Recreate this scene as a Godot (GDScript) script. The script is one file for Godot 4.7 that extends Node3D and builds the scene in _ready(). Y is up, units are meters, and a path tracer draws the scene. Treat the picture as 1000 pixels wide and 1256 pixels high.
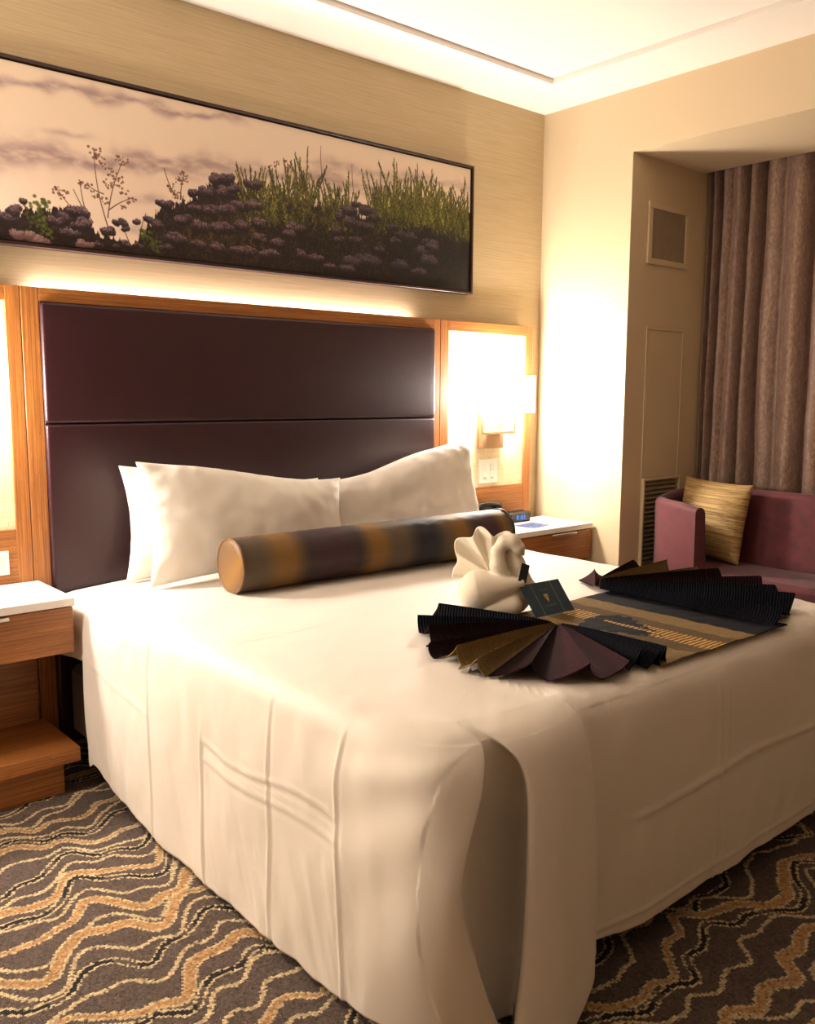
extends Node3D

var M := {}
var rng := RandomNumberGenerator.new()
var used := {}

# ---------------------------------------------------------------- helpers
func numbered(called: String) -> String:
	if not used.has(called):
		used[called] = 0
		return called
	used[called] += 1
	return "%s_%03d" % [called, used[called]]

func tag(o: Node, label: String, category: String, group := "") -> void:
	o.set_meta("label", label)
	o.set_meta("category", category)
	if group != "":
		o.set_meta("group", group)

func thing(called: String, label: String, category: String, at := Vector3.ZERO, turn := 0.0, group := "") -> Node3D:
	var o := Node3D.new()
	o.name = numbered(called)
	add_child(o)
	o.position = at
	o.rotation.y = turn
	tag(o, label, category, group)
	return o

func obj(called: String, mesh: Mesh, mat: Material, parent: Node = self) -> MeshInstance3D:
	var o := MeshInstance3D.new()
	o.name = called if parent != self else numbered(called)
	o.mesh = mesh
	o.material_override = mat
	o.cast_shadow = GeometryInstance3D.SHADOW_CASTING_SETTING_ON
	parent.add_child(o, true)
	return o

func struct(called: String, mesh: Mesh, mat: Material) -> MeshInstance3D:
	var o := obj(called, mesh, mat)
	o.set_meta("kind", "structure")
	return o

class Shape:
	var v := PackedVector3Array()
	var n := PackedVector3Array()
	var uv := PackedVector2Array()
	var ix := PackedInt32Array()
	var col := PackedColorArray()
	func mesh() -> ArrayMesh:
		var a := []
		a.resize(Mesh.ARRAY_MAX)
		a[Mesh.ARRAY_VERTEX] = v
		a[Mesh.ARRAY_NORMAL] = n
		a[Mesh.ARRAY_TEX_UV] = uv
		if col.size() == v.size():
			a[Mesh.ARRAY_COLOR] = col
		a[Mesh.ARRAY_INDEX] = ix
		var m := ArrayMesh.new()
		m.add_surface_from_arrays(Mesh.PRIMITIVE_TRIANGLES, a)
		return m
	func flat(pts: Array, centre: Vector3, grain: int, off: Vector2) -> void:
		var nn: Vector3 = (pts[1] - pts[0]).cross(pts[2] - pts[0]).normalized()
		var mid := Vector3.ZERO
		for p in pts:
			mid += p
		mid /= pts.size()
		var out := nn.dot(mid - centre) > 0.0
		if not out:
			nn = -nn
		var b := v.size()
		var ax := nn.abs().max_axis_index()
		for p in pts:
			v.append(p)
			n.append(nn)
			var q: Vector3 = p
			var g := grain
			if ax == grain:
				g = (grain + 1) % 3
			var o := 3 - ax - g
			uv.append(Vector2(q[g], q[o]) + off)
		for k in range(1, pts.size() - 1):
			if out:
				ix.append_array(PackedInt32Array([b, b + k + 1, b + k]))
			else:
				ix.append_array(PackedInt32Array([b, b + k, b + k + 1]))
	# chamfered box between two corners, uv in metres with u along the grain axis
	func box(a: Vector3, c: Vector3, bev := 0.002, grain := 0, off := Vector2.ZERO) -> void:
		var mid := (a + c) * 0.5
		var h := ((c - a) * 0.5).abs()
		bev = minf(bev, minf(h.x, minf(h.y, h.z)) * 0.9)
		for k in 3:
			var l := (k + 1) % 3
			var m := (k + 2) % 3
			for s in [-1.0, 1.0]:
				var q := []
				for w in [[-1, -1], [1, -1], [1, 1], [-1, 1]]:
					var p := Vector3.ZERO
					p[k] = s * h[k]
					p[l] = w[0] * (h[l] - bev)
					p[m] = w[1] * (h[m] - bev)
					q.append(mid + p)
				flat(q, mid, grain, off)
				for s2 in [-1.0, 1.0]:
					var e := []
					for w in [[0, -1], [1, -1], [1, 1], [0, 1]]:
						var p := Vector3.ZERO
						p[k] = s * (h[k] - (bev if w[0] else 0.0))
						p[l] = s2 * (h[l] - (0.0 if w[0] else bev))
						p[m] = w[1] * (h[m] - bev)
						e.append(mid + p)
					flat(e, mid, grain, off)
		for sx in [-1.0, 1.0]:
			for sy in [-1.0, 1.0]:
				for sz in [-1.0, 1.0]:
					var q := []
					for k in 3:
						var p := Vector3(sx * (h.x - bev), sy * (h.y - bev), sz * (h.z - bev))
						p[k] = [sx, sy, sz][k] * h[k]
						q.append(mid + p)
					flat(q, mid, grain, off)
	# smooth sheet from rows of points
	func grid(rows: Array, uvs = null, flip := false, wrap := false) -> void:
		var r := rows.size()
		var c: int = rows[0].size()
		var b := v.size()
		for i in r:
			var up: PackedVector3Array = rows[mini(i + 1, r - 1)]
			var dn: PackedVector3Array = rows[maxi(i - 1, 0)]
			var me: PackedVector3Array = rows[i]
			for j in c:
				var j1 := mini(j + 1, c - 1)
				var j0 := maxi(j - 1, 0)
				if wrap:
					if j == c - 1: j1 = 1
					if j == 0: j0 = c - 2
				var nn := (up[j] - dn[j]).cross(me[j1] - me[j0])
				if nn.length_squared() < 1e-18:
					var i1 := mini(i + 2, r - 1)
					var i0 := maxi(i - 2, 0)
					nn = (rows[i1][j] - rows[i0][j]).cross((rows[mini(i + 1, r - 1)][j1] + rows[maxi(i - 1, 0)][j1]) - (rows[mini(i + 1, r - 1)][j0] + rows[maxi(i - 1, 0)][j0]))
				nn = nn.normalized()
				v.append(me[j])
				n.append(-nn if flip else nn)
				uv.append(uvs[i][j] if uvs != null else Vector2(float(j) / (c - 1), float(i) / (r - 1)))
		for i in r - 1:
			for j in c - 1:
				var a := b + i * c + j
				if flip:
					ix.append_array(PackedInt32Array([a, a + c + 1, a + 1, a, a + c, a + c + 1]))
				else:
					ix.append_array(PackedInt32Array([a, a + 1, a + c + 1, a, a + c + 1, a + c]))
	# tube along a path with a radius at each point
	func tube(path: Array, radii: Array, sides := 12, squash := Vector2.ONE) -> void:
		var rows := []
		var side := Vector3.ZERO
		for i in path.size():
			var t: Vector3 = (path[mini(i + 1, path.size() - 1)] - path[maxi(i - 1, 0)]).normalized()
			if side == Vector3.ZERO:
				side = t.cross(Vector3.UP if absf(t.y) < 0.9 else Vector3.RIGHT).normalized()
			side = (side - t * side.dot(t)).normalized()
			var w := t.cross(side)
			var ring := PackedVector3Array()
			for k in sides + 1:
				var an := TAU * k / sides
				ring.append(path[i] + (side * cos(an) * squash.x + w * sin(an) * squash.y) * radii[i])
			rows.append(ring)
		var first := PackedVector3Array()
		var last := PackedVector3Array()
		for k in sides + 1:
			first.append(path[0])
			last.append(path[-1])
		rows.push_front(first)
		rows.append(last)
		grid(rows, null, true, true)

func box_mesh(a: Vector3, c: Vector3, bev := 0.002, grain := 0) -> ArrayMesh:
	var s := Shape.new()
	s.box(a, c, bev, grain, Vector2(rng.randf() * 3.0, rng.randf() * 3.0))
	return s.mesh()

func boxes_mesh(list: Array, bev := 0.002, grain := 0) -> ArrayMesh:
	var s := Shape.new()
	for b in list:
		s.box(b[0], b[1], bev, grain)
	return s.mesh()

func text_mesh(words: String, size: float, depth: float) -> TextMesh:
	var t := TextMesh.new()
	var f := SystemFont.new()
	f.font_names = PackedStringArray(["Droid Sans Mono"])
	f.font_weight = 700
	t.font = f
	t.text = words
	t.font_size = 32
	t.pixel_size = size / 32.0
	t.depth = depth
	return t

func catmull(p: PackedVector3Array, t: float) -> Vector3:
	var n := p.size()
	t = clampf(t, 0.0, n - 1.0)
	var i := mini(int(t), n - 2)
	var f := t - i
	var a := p[maxi(i - 1, 0)]
	var b := p[i]
	var c := p[i + 1]
	var d := p[mini(i + 2, n - 1)]
	return b.cubic_interpolate(c, a, d, f)

func smooth(a: float, b: float, x: float) -> float:
	return smoothstep(a, b, x)

func bytes_tex(w: int, h: int, data: PackedByteArray, fmt := Image.FORMAT_RGB8) -> ImageTexture:
	var im := Image.create_from_data(w, h, false, fmt, data)
	im.generate_mipmaps()
	return ImageTexture.create_from_image(im)

func mat(color: Color, rough := 0.6, metal := 0.0) -> StandardMaterial3D:
	var m := StandardMaterial3D.new()
	m.albedo_color = color
	m.roughness = rough
	m.metallic = metal
	return m

func tex_mat(t: Texture2D, rough := 0.6, scale := Vector3.ONE) -> StandardMaterial3D:
	var m := mat(Color.WHITE, rough)
	m.albedo_texture = t
	m.uv1_scale = scale
	m.texture_filter = BaseMaterial3D.TEXTURE_FILTER_LINEAR_WITH_MIPMAPS_ANISOTROPIC
	return m

func relief(m: StandardMaterial3D, t: Texture2D, cm: float) -> void:
	m.heightmap_enabled = true
	m.heightmap_texture = t
	m.heightmap_scale = cm

func noise(seed_: int, freq: float, octaves := 3) -> FastNoiseLite:
	var f := FastNoiseLite.new()
	f.noise_type = FastNoiseLite.TYPE_SIMPLEX_SMOOTH
	f.seed = seed_
	f.frequency = freq
	f.fractal_octaves = octaves
	return f

func put(data: PackedByteArray, k: int, c: Color) -> void:
	data[k] = clampi(int(c.r * 255.0), 0, 255)
	data[k + 1] = clampi(int(c.g * 255.0), 0, 255)
	data[k + 2] = clampi(int(c.b * 255.0), 0, 255)

# ---------------------------------------------------------------- main
const LAMP := Color(1.0, 0.95, 0.90)
const CAM := Vector3(-2.1162, 1.4044, 3.4512)
const XR := 1.863
const TOP := 2.957

func _ready() -> void:
	rng.seed = 7
	var cam := Camera3D.new()
	cam.name = "camera"
	cam.position = CAM
	cam.rotation = Vector3(-0.1314, -0.7125, 0.0050)
	cam.fov = 59.94
	cam.near = 0.05
	add_child(cam)
	cam.current = true
	var we := WorldEnvironment.new()
	we.name = "environment"
	var e := Environment.new()
	e.background_mode = Environment.BG_COLOR
	e.background_color = Color(0.004, 0.005, 0.008)
	e.tonemap_mode = Environment.TONE_MAPPER_LINEAR
	e.tonemap_exposure = 1.15
	e.sdfgi_enabled = true
	e.ssao_enabled = true
	e.ssil_enabled = true
	we.environment = e
	add_child(we)

	make_materials()
	build_room()
	build_headboard()
	for s in [-1, 1]:
		build_nightstand(s)
		build_sconce(s)
	build_floor_lamp()
	build_bed()
	build_bedspread()
	build_pillows()
	build_bolster()
	build_runner()
	build_swan()
	build_picture()
	build_curtain()
	build_sofa()
	build_small()

# ---------------------------------------------------------------- materials
func make_materials() -> void:
	# straight-grained teak veneer
	var w := 512
	var h := 512
	var d := PackedByteArray()
	d.resize(w * h * 3)
	var n1 := noise(3, 1.0, 2)
	var n2 := noise(5, 1.0, 3)
	for y in h:
		for x in w:
			var a := TAU * x / w
			var b := TAU * y / h
			var wob := n1.get_noise_2d(cos(a) * 0.5 + 9.0, y * 0.01) * 3.0
			var g := n2.get_noise_3d((y + wob) * 0.10, cos(a) * 0.35, sin(a) * 0.35)
			var f := n2.get_noise_3d((y + wob) * 0.45 + 300.0, cos(a) * 0.9, sin(a) * 0.9)
			var t := clampf(0.5 + g * 0.9 + f * 0.35, 0.0, 1.0)
			var c := Color(0.50, 0.30, 0.135).lerp(Color(0.70, 0.455, 0.215), t)
			if f > 0.33:
				c = c.lerp(Color(0.33, 0.18, 0.075), 0.5)
			put(d, (y * w + x) * 3, c)
	M.wood = tex_mat(bytes_tex(w, h, d), 0.42, Vector3(0.8, 3.2, 1.0))
	# headboard wall covering: horizontal streaks
	d = PackedByteArray()
	w = 512
	h = 1024
	d.resize(w * h * 3)
	for y in h:
		for x in w:
			var a := TAU * x / w
			var g := n2.get_noise_3d(y * 0.12, cos(a) * 0.7, sin(a) * 0.7)
			var f := n2.get_noise_3d(y * 0.9 + 50.0, cos(a) * 2.0, sin(a) * 2.0)
			var t := clampf(0.5 + g * 0.5 + f * 0.25, 0.0, 1.0)
			put(d, (y * w + x) * 3, Color(0.70, 0.62, 0.47).lerp(Color(0.80, 0.725, 0.58), t))
	M.paper = tex_mat(bytes_tex(w, h, d), 0.6, Vector3(0.7, 1.4, 1.0))
	M.paint = mat(Color(0.80, 0.725, 0.595), 0.62)
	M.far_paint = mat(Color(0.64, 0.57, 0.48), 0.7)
	M.jamb = M.paint
	M.ceiling = mat(Color(0.93, 0.905, 0.875), 0.8)
	# woven lattice cloth of the side panels
	w = 512
	h = 1024
	d = PackedByteArray()
	d.resize(w * h * 3)
	for k in w * h:
		var t := n2.get_noise_2d((k % w) * 0.05, (k / w) * 0.4) * 0.03
		put(d, k * 3, Color(0.86 + t, 0.80 + t, 0.66 + t))
	var line := Color(0.72, 0.64, 0.47)
	var yy := 0
	while yy < h:
		for x in w:
			put(d, (mini(yy + int(2.0 * n1.get_noise_2d(x * 0.01, yy)), h - 1) * w + x) * 3, line)
		var nextrow := yy + rng.randi_range(14, 46)
		var xx := rng.randi_range(0, 20)
		while xx < w:
			for y in range(yy, mini(nextrow, h)):
				put(d, (y * w + xx) * 3, line)
				if xx + 1 < w and rng.randf() < 0.5:
					put(d, (y * w + xx + 1) * 3, line)
			xx += rng.randi_range(12, 70)
		yy = nextrow
	M.lattice = tex_mat(bytes_tex(w, h, d), 0.75, Vector3(1.4, 0.9, 1.0))
	# purple hide
	M.hide = mat(Color(0.170, 0.058, 0.084), 0.36)
	var hn := NoiseTexture2D.new()
	hn.width = 256
	hn.height = 256
	hn.seamless = true
	hn.noise = noise(11, 0.08, 3)
	M.hide.uv1_triplanar = true
	M.hide.uv1_scale = Vector3(6, 6, 6)
	relief(M.hide, hn, 0.05)
	# white linen
	M.linen = mat(Color(0.90, 0.87, 0.83), 0.62)
	M.linen.rim_enabled = true
	M.linen.rim = 0.15
	w = 256
	d = PackedByteArray()
	d.resize(w * w)
	for y in w:
		for x in w:
			d[y * w + x] = int(128 + 80 * sin(TAU * (x + y) / 8.0) + rng.randf_range(-20, 20))
	var twill := bytes_tex(w, w, d, Image.FORMAT_L8)
	M.linen.uv1_triplanar = true
	M.linen.uv1_scale = Vector3(5, 5, 5)
	relief(M.linen, twill, 0.018)
	M.cotton = mat(Color(0.91, 0.885, 0.845), 0.7)
	M.towel = mat(Color(0.91, 0.87, 0.79), 0.95)
	var tn := NoiseTexture2D.new()
	tn.width = 256
	tn.height = 256
	tn.seamless = true
	tn.noise = noise(21, 0.25, 2)
	M.towel.uv1_triplanar = true
	M.towel.uv1_scale = Vector3(9, 9, 9)
	relief(M.towel, tn, 0.12)
	M.stone = mat(Color(0.93, 0.90, 0.87), 0.25)
	M.white = mat(Color(0.90, 0.88, 0.84), 0.35)
	M.white_dim = mat(Color(0.84, 0.81, 0.78), 0.4)
	M.chrome = mat(Color(0.80, 0.79, 0.77), 0.25, 1.0)
	M.bronze = mat(Color(0.60, 0.49, 0.38), 0.45, 0.7)
	M.black = mat(Color(0.035, 0.033, 0.037), 0.4)
	M.black_gloss = mat(Color(0.025, 0.025, 0.03), 0.18)
	M.grey_cloth = mat(Color(0.28, 0.26, 0.26), 0.9)
	M.frame = mat(Color(0.17, 0.085, 0.055), 0.35)
	M.frame_lip = mat(Color(0.03, 0.02, 0.02), 0.4)
	M.velvet = mat(Color(0.335, 0.125, 0.17), 0.75)
	M.velvet.rim_enabled = true
	M.velvet.rim = 0.3
	M.velvet.rim_tint = 0.7
	var vn := NoiseTexture2D.new()
	vn.width = 256
	vn.height = 256
	vn.seamless = true
	vn.noise = noise(31, 0.02, 4)
	var ramp := Gradient.new()
	ramp.set_color(0, Color(0.275, 0.070, 0.100))
	ramp.set_color(1, Color(0.385, 0.118, 0.152))
	vn.color_ramp = ramp
	M.velvet.albedo_color = Color.WHITE
	M.velvet.albedo_texture = vn
	M.velvet.uv1_triplanar = true
	M.velvet.uv1_scale = Vector3(2, 2, 2)

# ---------------------------------------------------------------- room
func carpet() -> StandardMaterial3D:
	var cells := 512
	var per := 3.0
	var cell := per / cells
	var grid := PackedByteArray()      # 0 ground 1 tan 2 cream 3 black
	grid.resize(cells * cells)
	var z := 0.0
	var lines := []
	var kinds := [0, 2, 1, 2, 0, 1, 2, 2, 0, 2, 1, 0, 2, 1, 2, 0, 1, 2, 0, 2]
	var k := 0
	while z < per - 0.03:
		lines.append([z, kinds[k % kinds.size()], rng.randf() * TAU, rng.randf() * TAU])
		z += rng.randf_range(0.046, 0.092)
		k += 1
	for ln in lines:
		var z0: float = ln[0]
		var pz := TAU * z0 / per
		var was := 0.0
		for x in cells:
			var t := TAU * x / cells
			var s := 0.046 * sin(7.0 * t + 1.5 * sin(2.0 * t + pz * 2.0) + 1.3 * sin(pz * 2.0))
			s += 0.017 * sin(15.0 * t + 2.0 * sin(3.0 * t + 1.0) + 2.0 * sin(pz * 3.0 + 1.0))
			s += 0.017 * sin(4.0 * t + ln[2]) + 0.009 * sin(9.0 * t + ln[3]) + 0.004 * sin(31.0 * t + ln[2] * 2.0)
			var zc := z0 + s
			var slope := absf(zc - was) / cell if x > 0 else 0.0
			was = zc
			var fat := sqrt(1.0 + slope * slope)
			var wide := 0.5 + 0.5 * sin(3.0 * t + ln[3] * 3.0)
			var parts := []
			match ln[1]:
				0:
					var wt := 0.005 + 0.009 * wide
					parts = [[-wt - 0.007, wt + 0.007, 2], [-wt, wt, 1]]
				1:
					parts = [[-0.0135, 0.0135, 2], [-0.0068, 0.0068, 3 if sin(17.0 * t + ln[2]) > -0.7 else 0]]
				2:
					parts = [[-0.0062, 0.0062, 2]]
			for p in parts:
				var j0 := int(round((zc + p[0] * fat) / cell + rng.randf_range(-0.45, 0.45)))
				var j1 := int(round((zc + p[1] * fat) / cell + rng.randf_range(-0.45, 0.45)))
				for j in range(j0, maxi(j1, j0 + 1)):
					grid[posmod(j, cells) * cells + x] = p[2]
	var big := cells * 4
	var d := PackedByteArray()
	d.resize(big * big * 3)
	var hgt := PackedByteArray()
	hgt.resize(big * big)
	var base := [Color(0.325, 0.27, 0.24), Color(0.66, 0.505, 0.335), Color(0.73, 0.65, 0.50), Color(0.085, 0.072, 0.072)]
	var bump := [70, 190, 200, 110, 150, 250, 255, 190, 150, 250, 255, 190, 60, 170, 180, 90]
	for j in cells:
		for i in cells:
			var kind := grid[j * cells + i]
			var c: Color = base[kind]
			var f := 1.0 + rng.randf_range(-0.16, 0.16)
			if rng.randf() < 0.05:
				f *= 0.72
			var r8 := clampi(int(c.r * f * 255.0), 0, 255)
			var g8 := clampi(int(c.g * f * 255.0), 0, 255)
			var b8 := clampi(int(c.b * f * 255.0), 0, 255)
			var lift := rng.randi_range(-25, 0)
			var shift := (j % 2) * 2
			for q in 16:
				var px := (i * 4 + (q % 4) + shift) % big
				var py := j * 4 + q / 4
				var at := py * big + px
				hgt[at] = bump[q] + (lift if bump[q] > 60 else 0)
				at *= 3
				d[at] = r8
				d[at + 1] = g8
				d[at + 2] = b8
	var m := tex_mat(bytes_tex(big, big, d), 0.95, Vector3(1.0 / per, 1.0 / per, 1.0))
	relief(m, bytes_tex(big, big, hgt, Image.FORMAT_L8), 0.35)
	return m

func build_room() -> void:
	var s := Shape.new()
	s.box(Vector3(-3.4, -0.12, -0.12), Vector3(2.9, 0.0, 5.42), 0.0, 0)
	struct("floor", s.mesh(), carpet())
	# ceiling: a lower border round a slightly raised field
	var b := 0.355
	struct("ceiling", boxes_mesh([
		[Vector3(-3.3 + b, TOP + 0.026, b), Vector3(XR - b, TOP + 0.14, 5.3 - b)],
		[Vector3(-3.4, TOP, -0.1), Vector3(2.9, TOP + 0.14, b)],
		[Vector3(-3.4, TOP, 5.3 - b), Vector3(2.9, TOP + 0.14, 5.4)],
		[Vector3(-3.4, TOP, b), Vector3(-3.3 + b, TOP + 0.14, 5.3 - b)],
		[Vector3(XR - b, TOP, b), Vector3(2.9, TOP + 0.14, 5.3 - b)]], 0.0), M.ceiling)
	s = Shape.new()
	for a in [[Vector3(-3.3 + b, TOP - 0.002, b - 0.010), Vector3(XR - b + 0.010, TOP + 0.01, b + 0.004)],
			[Vector3(XR - b - 0.004, TOP - 0.002, b), Vector3(XR - b + 0.010, TOP + 0.01, 5.3 - b)]]:
		s.box(a[0], a[1], 0.001)
	struct("trim_1", s.mesh(), M.ceiling)
	var wall_uv := Shape.new()
	wall_uv.box(Vector3(-3.4, 0, -0.12), Vector3(2.9, TOP, 0.0), 0.0, 0)
	struct("wall_back", wall_uv.mesh(), M.paper)
	struct("wall_right", boxes_mesh([
		[Vector3(XR, 0, 0), Vector3(2.78, TOP, 0.5033)],
		[Vector3(XR, 0, 0.5033), Vector3(2.046, TOP, 0.6033)],
		[Vector3(2.393, 0, 0.5033), Vector3(2.78, TOP, 0.6033)],
		[Vector3(2.046, 0, 0.5033), Vector3(2.393, 0.10, 0.6033)],
		[Vector3(2.046, 0.94, 0.5033), Vector3(2.393, 2.134, 0.6033)],
		[Vector3(2.046, 2.39, 0.5033), Vector3(2.393, TOP, 0.6033)],
		[Vector3(2.36, 2.134, 0.5033), Vector3(2.393, 2.39, 0.6033)],
		[Vector3(XR, 2.646, 0.6033), Vector3(2.545, TOP, 3.7)],
		[Vector3(XR, 0, 3.7), Vector3(2.78, TOP, 5.3)],
		[Vector3(2.78, 0, 0), Vector3(2.90, TOP, 5.3)]], 0.0, 1), M.paint)
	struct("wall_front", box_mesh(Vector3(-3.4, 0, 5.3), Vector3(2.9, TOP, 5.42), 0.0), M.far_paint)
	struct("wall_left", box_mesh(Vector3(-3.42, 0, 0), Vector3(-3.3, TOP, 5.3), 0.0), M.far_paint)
	# supply grille, access panel and floor louvre on the window jamb
	var zj := 0.6033
	var g := thing("air_vent", "small painted air grille with fine upright slats high on the jamb", "vent", Vector3(2.203, 2.262, zj))
	obj("frame", boxes_mesh([[Vector3(-0.193, 0.128, 0), Vector3(0.193, 0.160, 0.012)], [Vector3(-0.193, -0.160, 0), Vector3(0.193, -0.128, 0.012)],
		[Vector3(-0.193, -0.128, 0), Vector3(-0.157, 0.128, 0.012)], [Vector3(0.157, -0.128, 0), Vector3(0.193, 0.128, 0.012)]], 0.003), M.paint, g)
	var slat := box_mesh(Vector3(-0.0032, -0.13, -0.016), Vector3(0.0032, 0.13, 0.008), 0.001)
	var slat_mat := mat(Color(0.60, 0.53, 0.43), 0.5)
	for i in 24:
		var o := obj("slat", slat, slat_mat, g)
		o.position.x = -0.15 + 0.3 * i / 23.0
	g = thing("access_panel", "tall painted access panel set in the window jamb under the grille", "panel", Vector3(2.218, 0.955, zj))
	obj("frame", boxes_mesh([[Vector3(-0.182, 0.805, 0), Vector3(0.182, 0.823, 0.006)], [Vector3(-0.182, 0, 0), Vector3(-0.166, 0.805, 0.006)], [Vector3(0.166, 0, 0), Vector3(0.182, 0.805, 0.006)]], 0.002), M.paint, g)
	obj("door", box_mesh(Vector3(-0.163, 0.0, 0), Vector3(0.163, 0.802, 0.004), 0.002), M.paint, g)
	g = thing("floor_louvre", "dark louvred return grille behind the plum sofa arm", "vent", Vector3(2.225, 0.0, zj))
	obj("frame", boxes_mesh([[Vector3(-0.182, 0.10, 0), Vector3(-0.168, 0.952, 0.02)], [Vector3(0.168, 0.10, 0), Vector3(0.182, 0.952, 0.02)], [Vector3(-0.168, 0.938, 0), Vector3(0.168, 0.952, 0.02)]], 0.002), M.paint, g)
	var blade := Shape.new()
	blade.box(Vector3(-0.167, -0.0030, -0.014), Vector3(0.167, 0.0030, 0.014), 0.001)
	var bm := blade.mesh()
	for i in 32:
		var o := obj("slat", bm, slat_mat, g)
		o.position = Vector3(0, 0.115 + i * 0.026, -0.002)
		o.rotation.x = 0.6

# ---------------------------------------------------------------- headboard
func pad(a: Vector3, c: Vector3, r: float, bulge: float) -> ArrayMesh:
	# upholstered slab from a (back, lower) to c (front, upper): rounded edges and a slight crown
	var s := Shape.new()
	var nx := 60
	var ny := 24
	var rows := []
	var w := c.x - a.x
	var h := c.y - a.y
	for j in ny + 7:
		var row := PackedVector3Array()
		for i in nx + 7:
			var u := clampf((i - 3.0) / nx, 0.0, 1.0)
			var v := clampf((j - 3.0) / ny, 0.0, 1.0)
			var ex := maxf(maxf(3.0 - i, i - nx - 3.0), 0.0) / 3.0
			var ey := maxf(maxf(3.0 - j, j - ny - 3.0), 0.0) / 3.0
			var sx := -1.0 if i < 3 else 1.0
			var sy := -1.0 if j < 3 else 1.0
			var px := a.x + r + u * (w - 2.0 * r)
			var py := a.y + r + v * (h - 2.0 * r)
			var ang := minf(1.0, sqrt(ex * ex + ey * ey)) * PI / 2.0
			var dx := ex / maxf(sqrt(ex * ex + ey * ey), 1e-6)
			var dy := ey / maxf(sqrt(ex * ex + ey * ey), 1e-6)
			px += sx * dx * r * sin(ang)
			py += sy * dy * r * sin(ang)
			var z := c.z - r * (1.0 - cos(ang)) + bulge * sin(PI * u) * sin(PI * v)
			if ang > 1.5:
				z = minf(z, c.z - r)
			row.append(Vector3(px, py, z))
		rows.append(row)
	# skirt to the back
	s.grid(rows, null, true)
	s.box(Vector3(a.x, a.y, a.z), Vector3(c.x, c.y, c.z - r), 0.001)
	return s.mesh()

func build_headboard() -> void:
	var t := thing("headboard", "plum upholstered headboard in a teak frame behind the bed", "headboard", Vector3(0, 0, 0))
	var f := 0.07
	obj("stile", box_mesh(Vector3(-1.040, 0.02, 0.032), Vector3(-0.976, 1.7855, f), 0.0015, 1), M.wood, t)
	obj("stile", box_mesh(Vector3(0.976, 0.02, 0.032), Vector3(1.021, 1.7855, f), 0.0015, 1), M.wood, t)
	obj("top_rail", box_mesh(Vector3(-0.9755, 1.7345, 0.032), Vector3(0.9755, 1.7855, f), 0.0015, 0), M.wood, t)
	obj("upper_cushion", pad(Vector3(-0.975, 1.2905, 0.034), Vector3(0.975, 1.733, 0.088), 0.012, 0.006), M.hide, t)
	obj("lower_cushion", pad(Vector3(-0.975, 0.05, 0.034), Vector3(0.975, 1.2885, 0.088), 0.012, 0.006), M.hide, t)
	# light strip lying behind the top rail
	var led := thing("light_strip", "glowing light strip along the top of the headboard against the wall", "light", Vector3(0, 0, 0))
	var em := mat(Color(0.9, 0.88, 0.85), 0.6)
	em.emission_enabled = true
	em.emission = Color(1.0, 0.93, 0.93)
	em.emission_energy_multiplier = 4.0
	obj("channel", box_mesh(Vector3(-1.0, 1.735, 0.003), Vector3(0.88, 1.752, 0.029), 0.001), M.white, led)
	obj("diffuser_light", box_mesh(Vector3(-0.995, 1.752, 0.006), Vector3(0.875, 1.758, 0.026), 0.001), em, led)
	var al := AreaLight3D.new()
	al.name = "strip_light"
	al.light_color = Color(1.0, 0.93, 0.93)
	al.area_size = Vector2(1.86, 0.02)
	al.light_energy = 0.9
	al.shadow_enabled = true
	al.area_range = 9.0
	led.add_child(al)
	al.position = Vector3(-0.06, 1.7595, 0.016)
	al.rotation = Vector3(PI / 2.0, 0, 0)
	for s in [-1, 1]:
		var where := "beside the far nightstand" if s > 0 else "at the left edge of the picture"
		var hw := 0.3525
		var p := obj("side_panel", box_mesh(Vector3(-hw + 0.058, 0.906, 0.03), Vector3(hw - 0.052, 1.731, f - 0.012), 0.0, 0), M.lattice, t)
		p.position.x = 1.3755 if s > 0 else -1.395
		p.set_meta("label", "cream lattice cloth panel in a teak frame " + where)
		obj("stile", box_mesh(Vector3(-hw, 0.02, 0.03), Vector3(-hw + 0.058, 1.785, f), 0.0015, 1), M.wood, p)
		obj("stile", box_mesh(Vector3(hw - 0.052, 0.02, 0.03), Vector3(hw, 1.785, f), 0.0015, 1), M.wood, p)
		obj("top_rail", box_mesh(Vector3(-hw + 0.058, 1.731, 0.03), Vector3(hw - 0.052, 1.785, f), 0.0015, 0), M.wood, p)
		obj("lower_board", box_mesh(Vector3(-hw + 0.058, 0.02, 0.03), Vector3(hw - 0.052, 0.9055, f - 0.002), 0.001, 0), M.wood, p)

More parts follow.
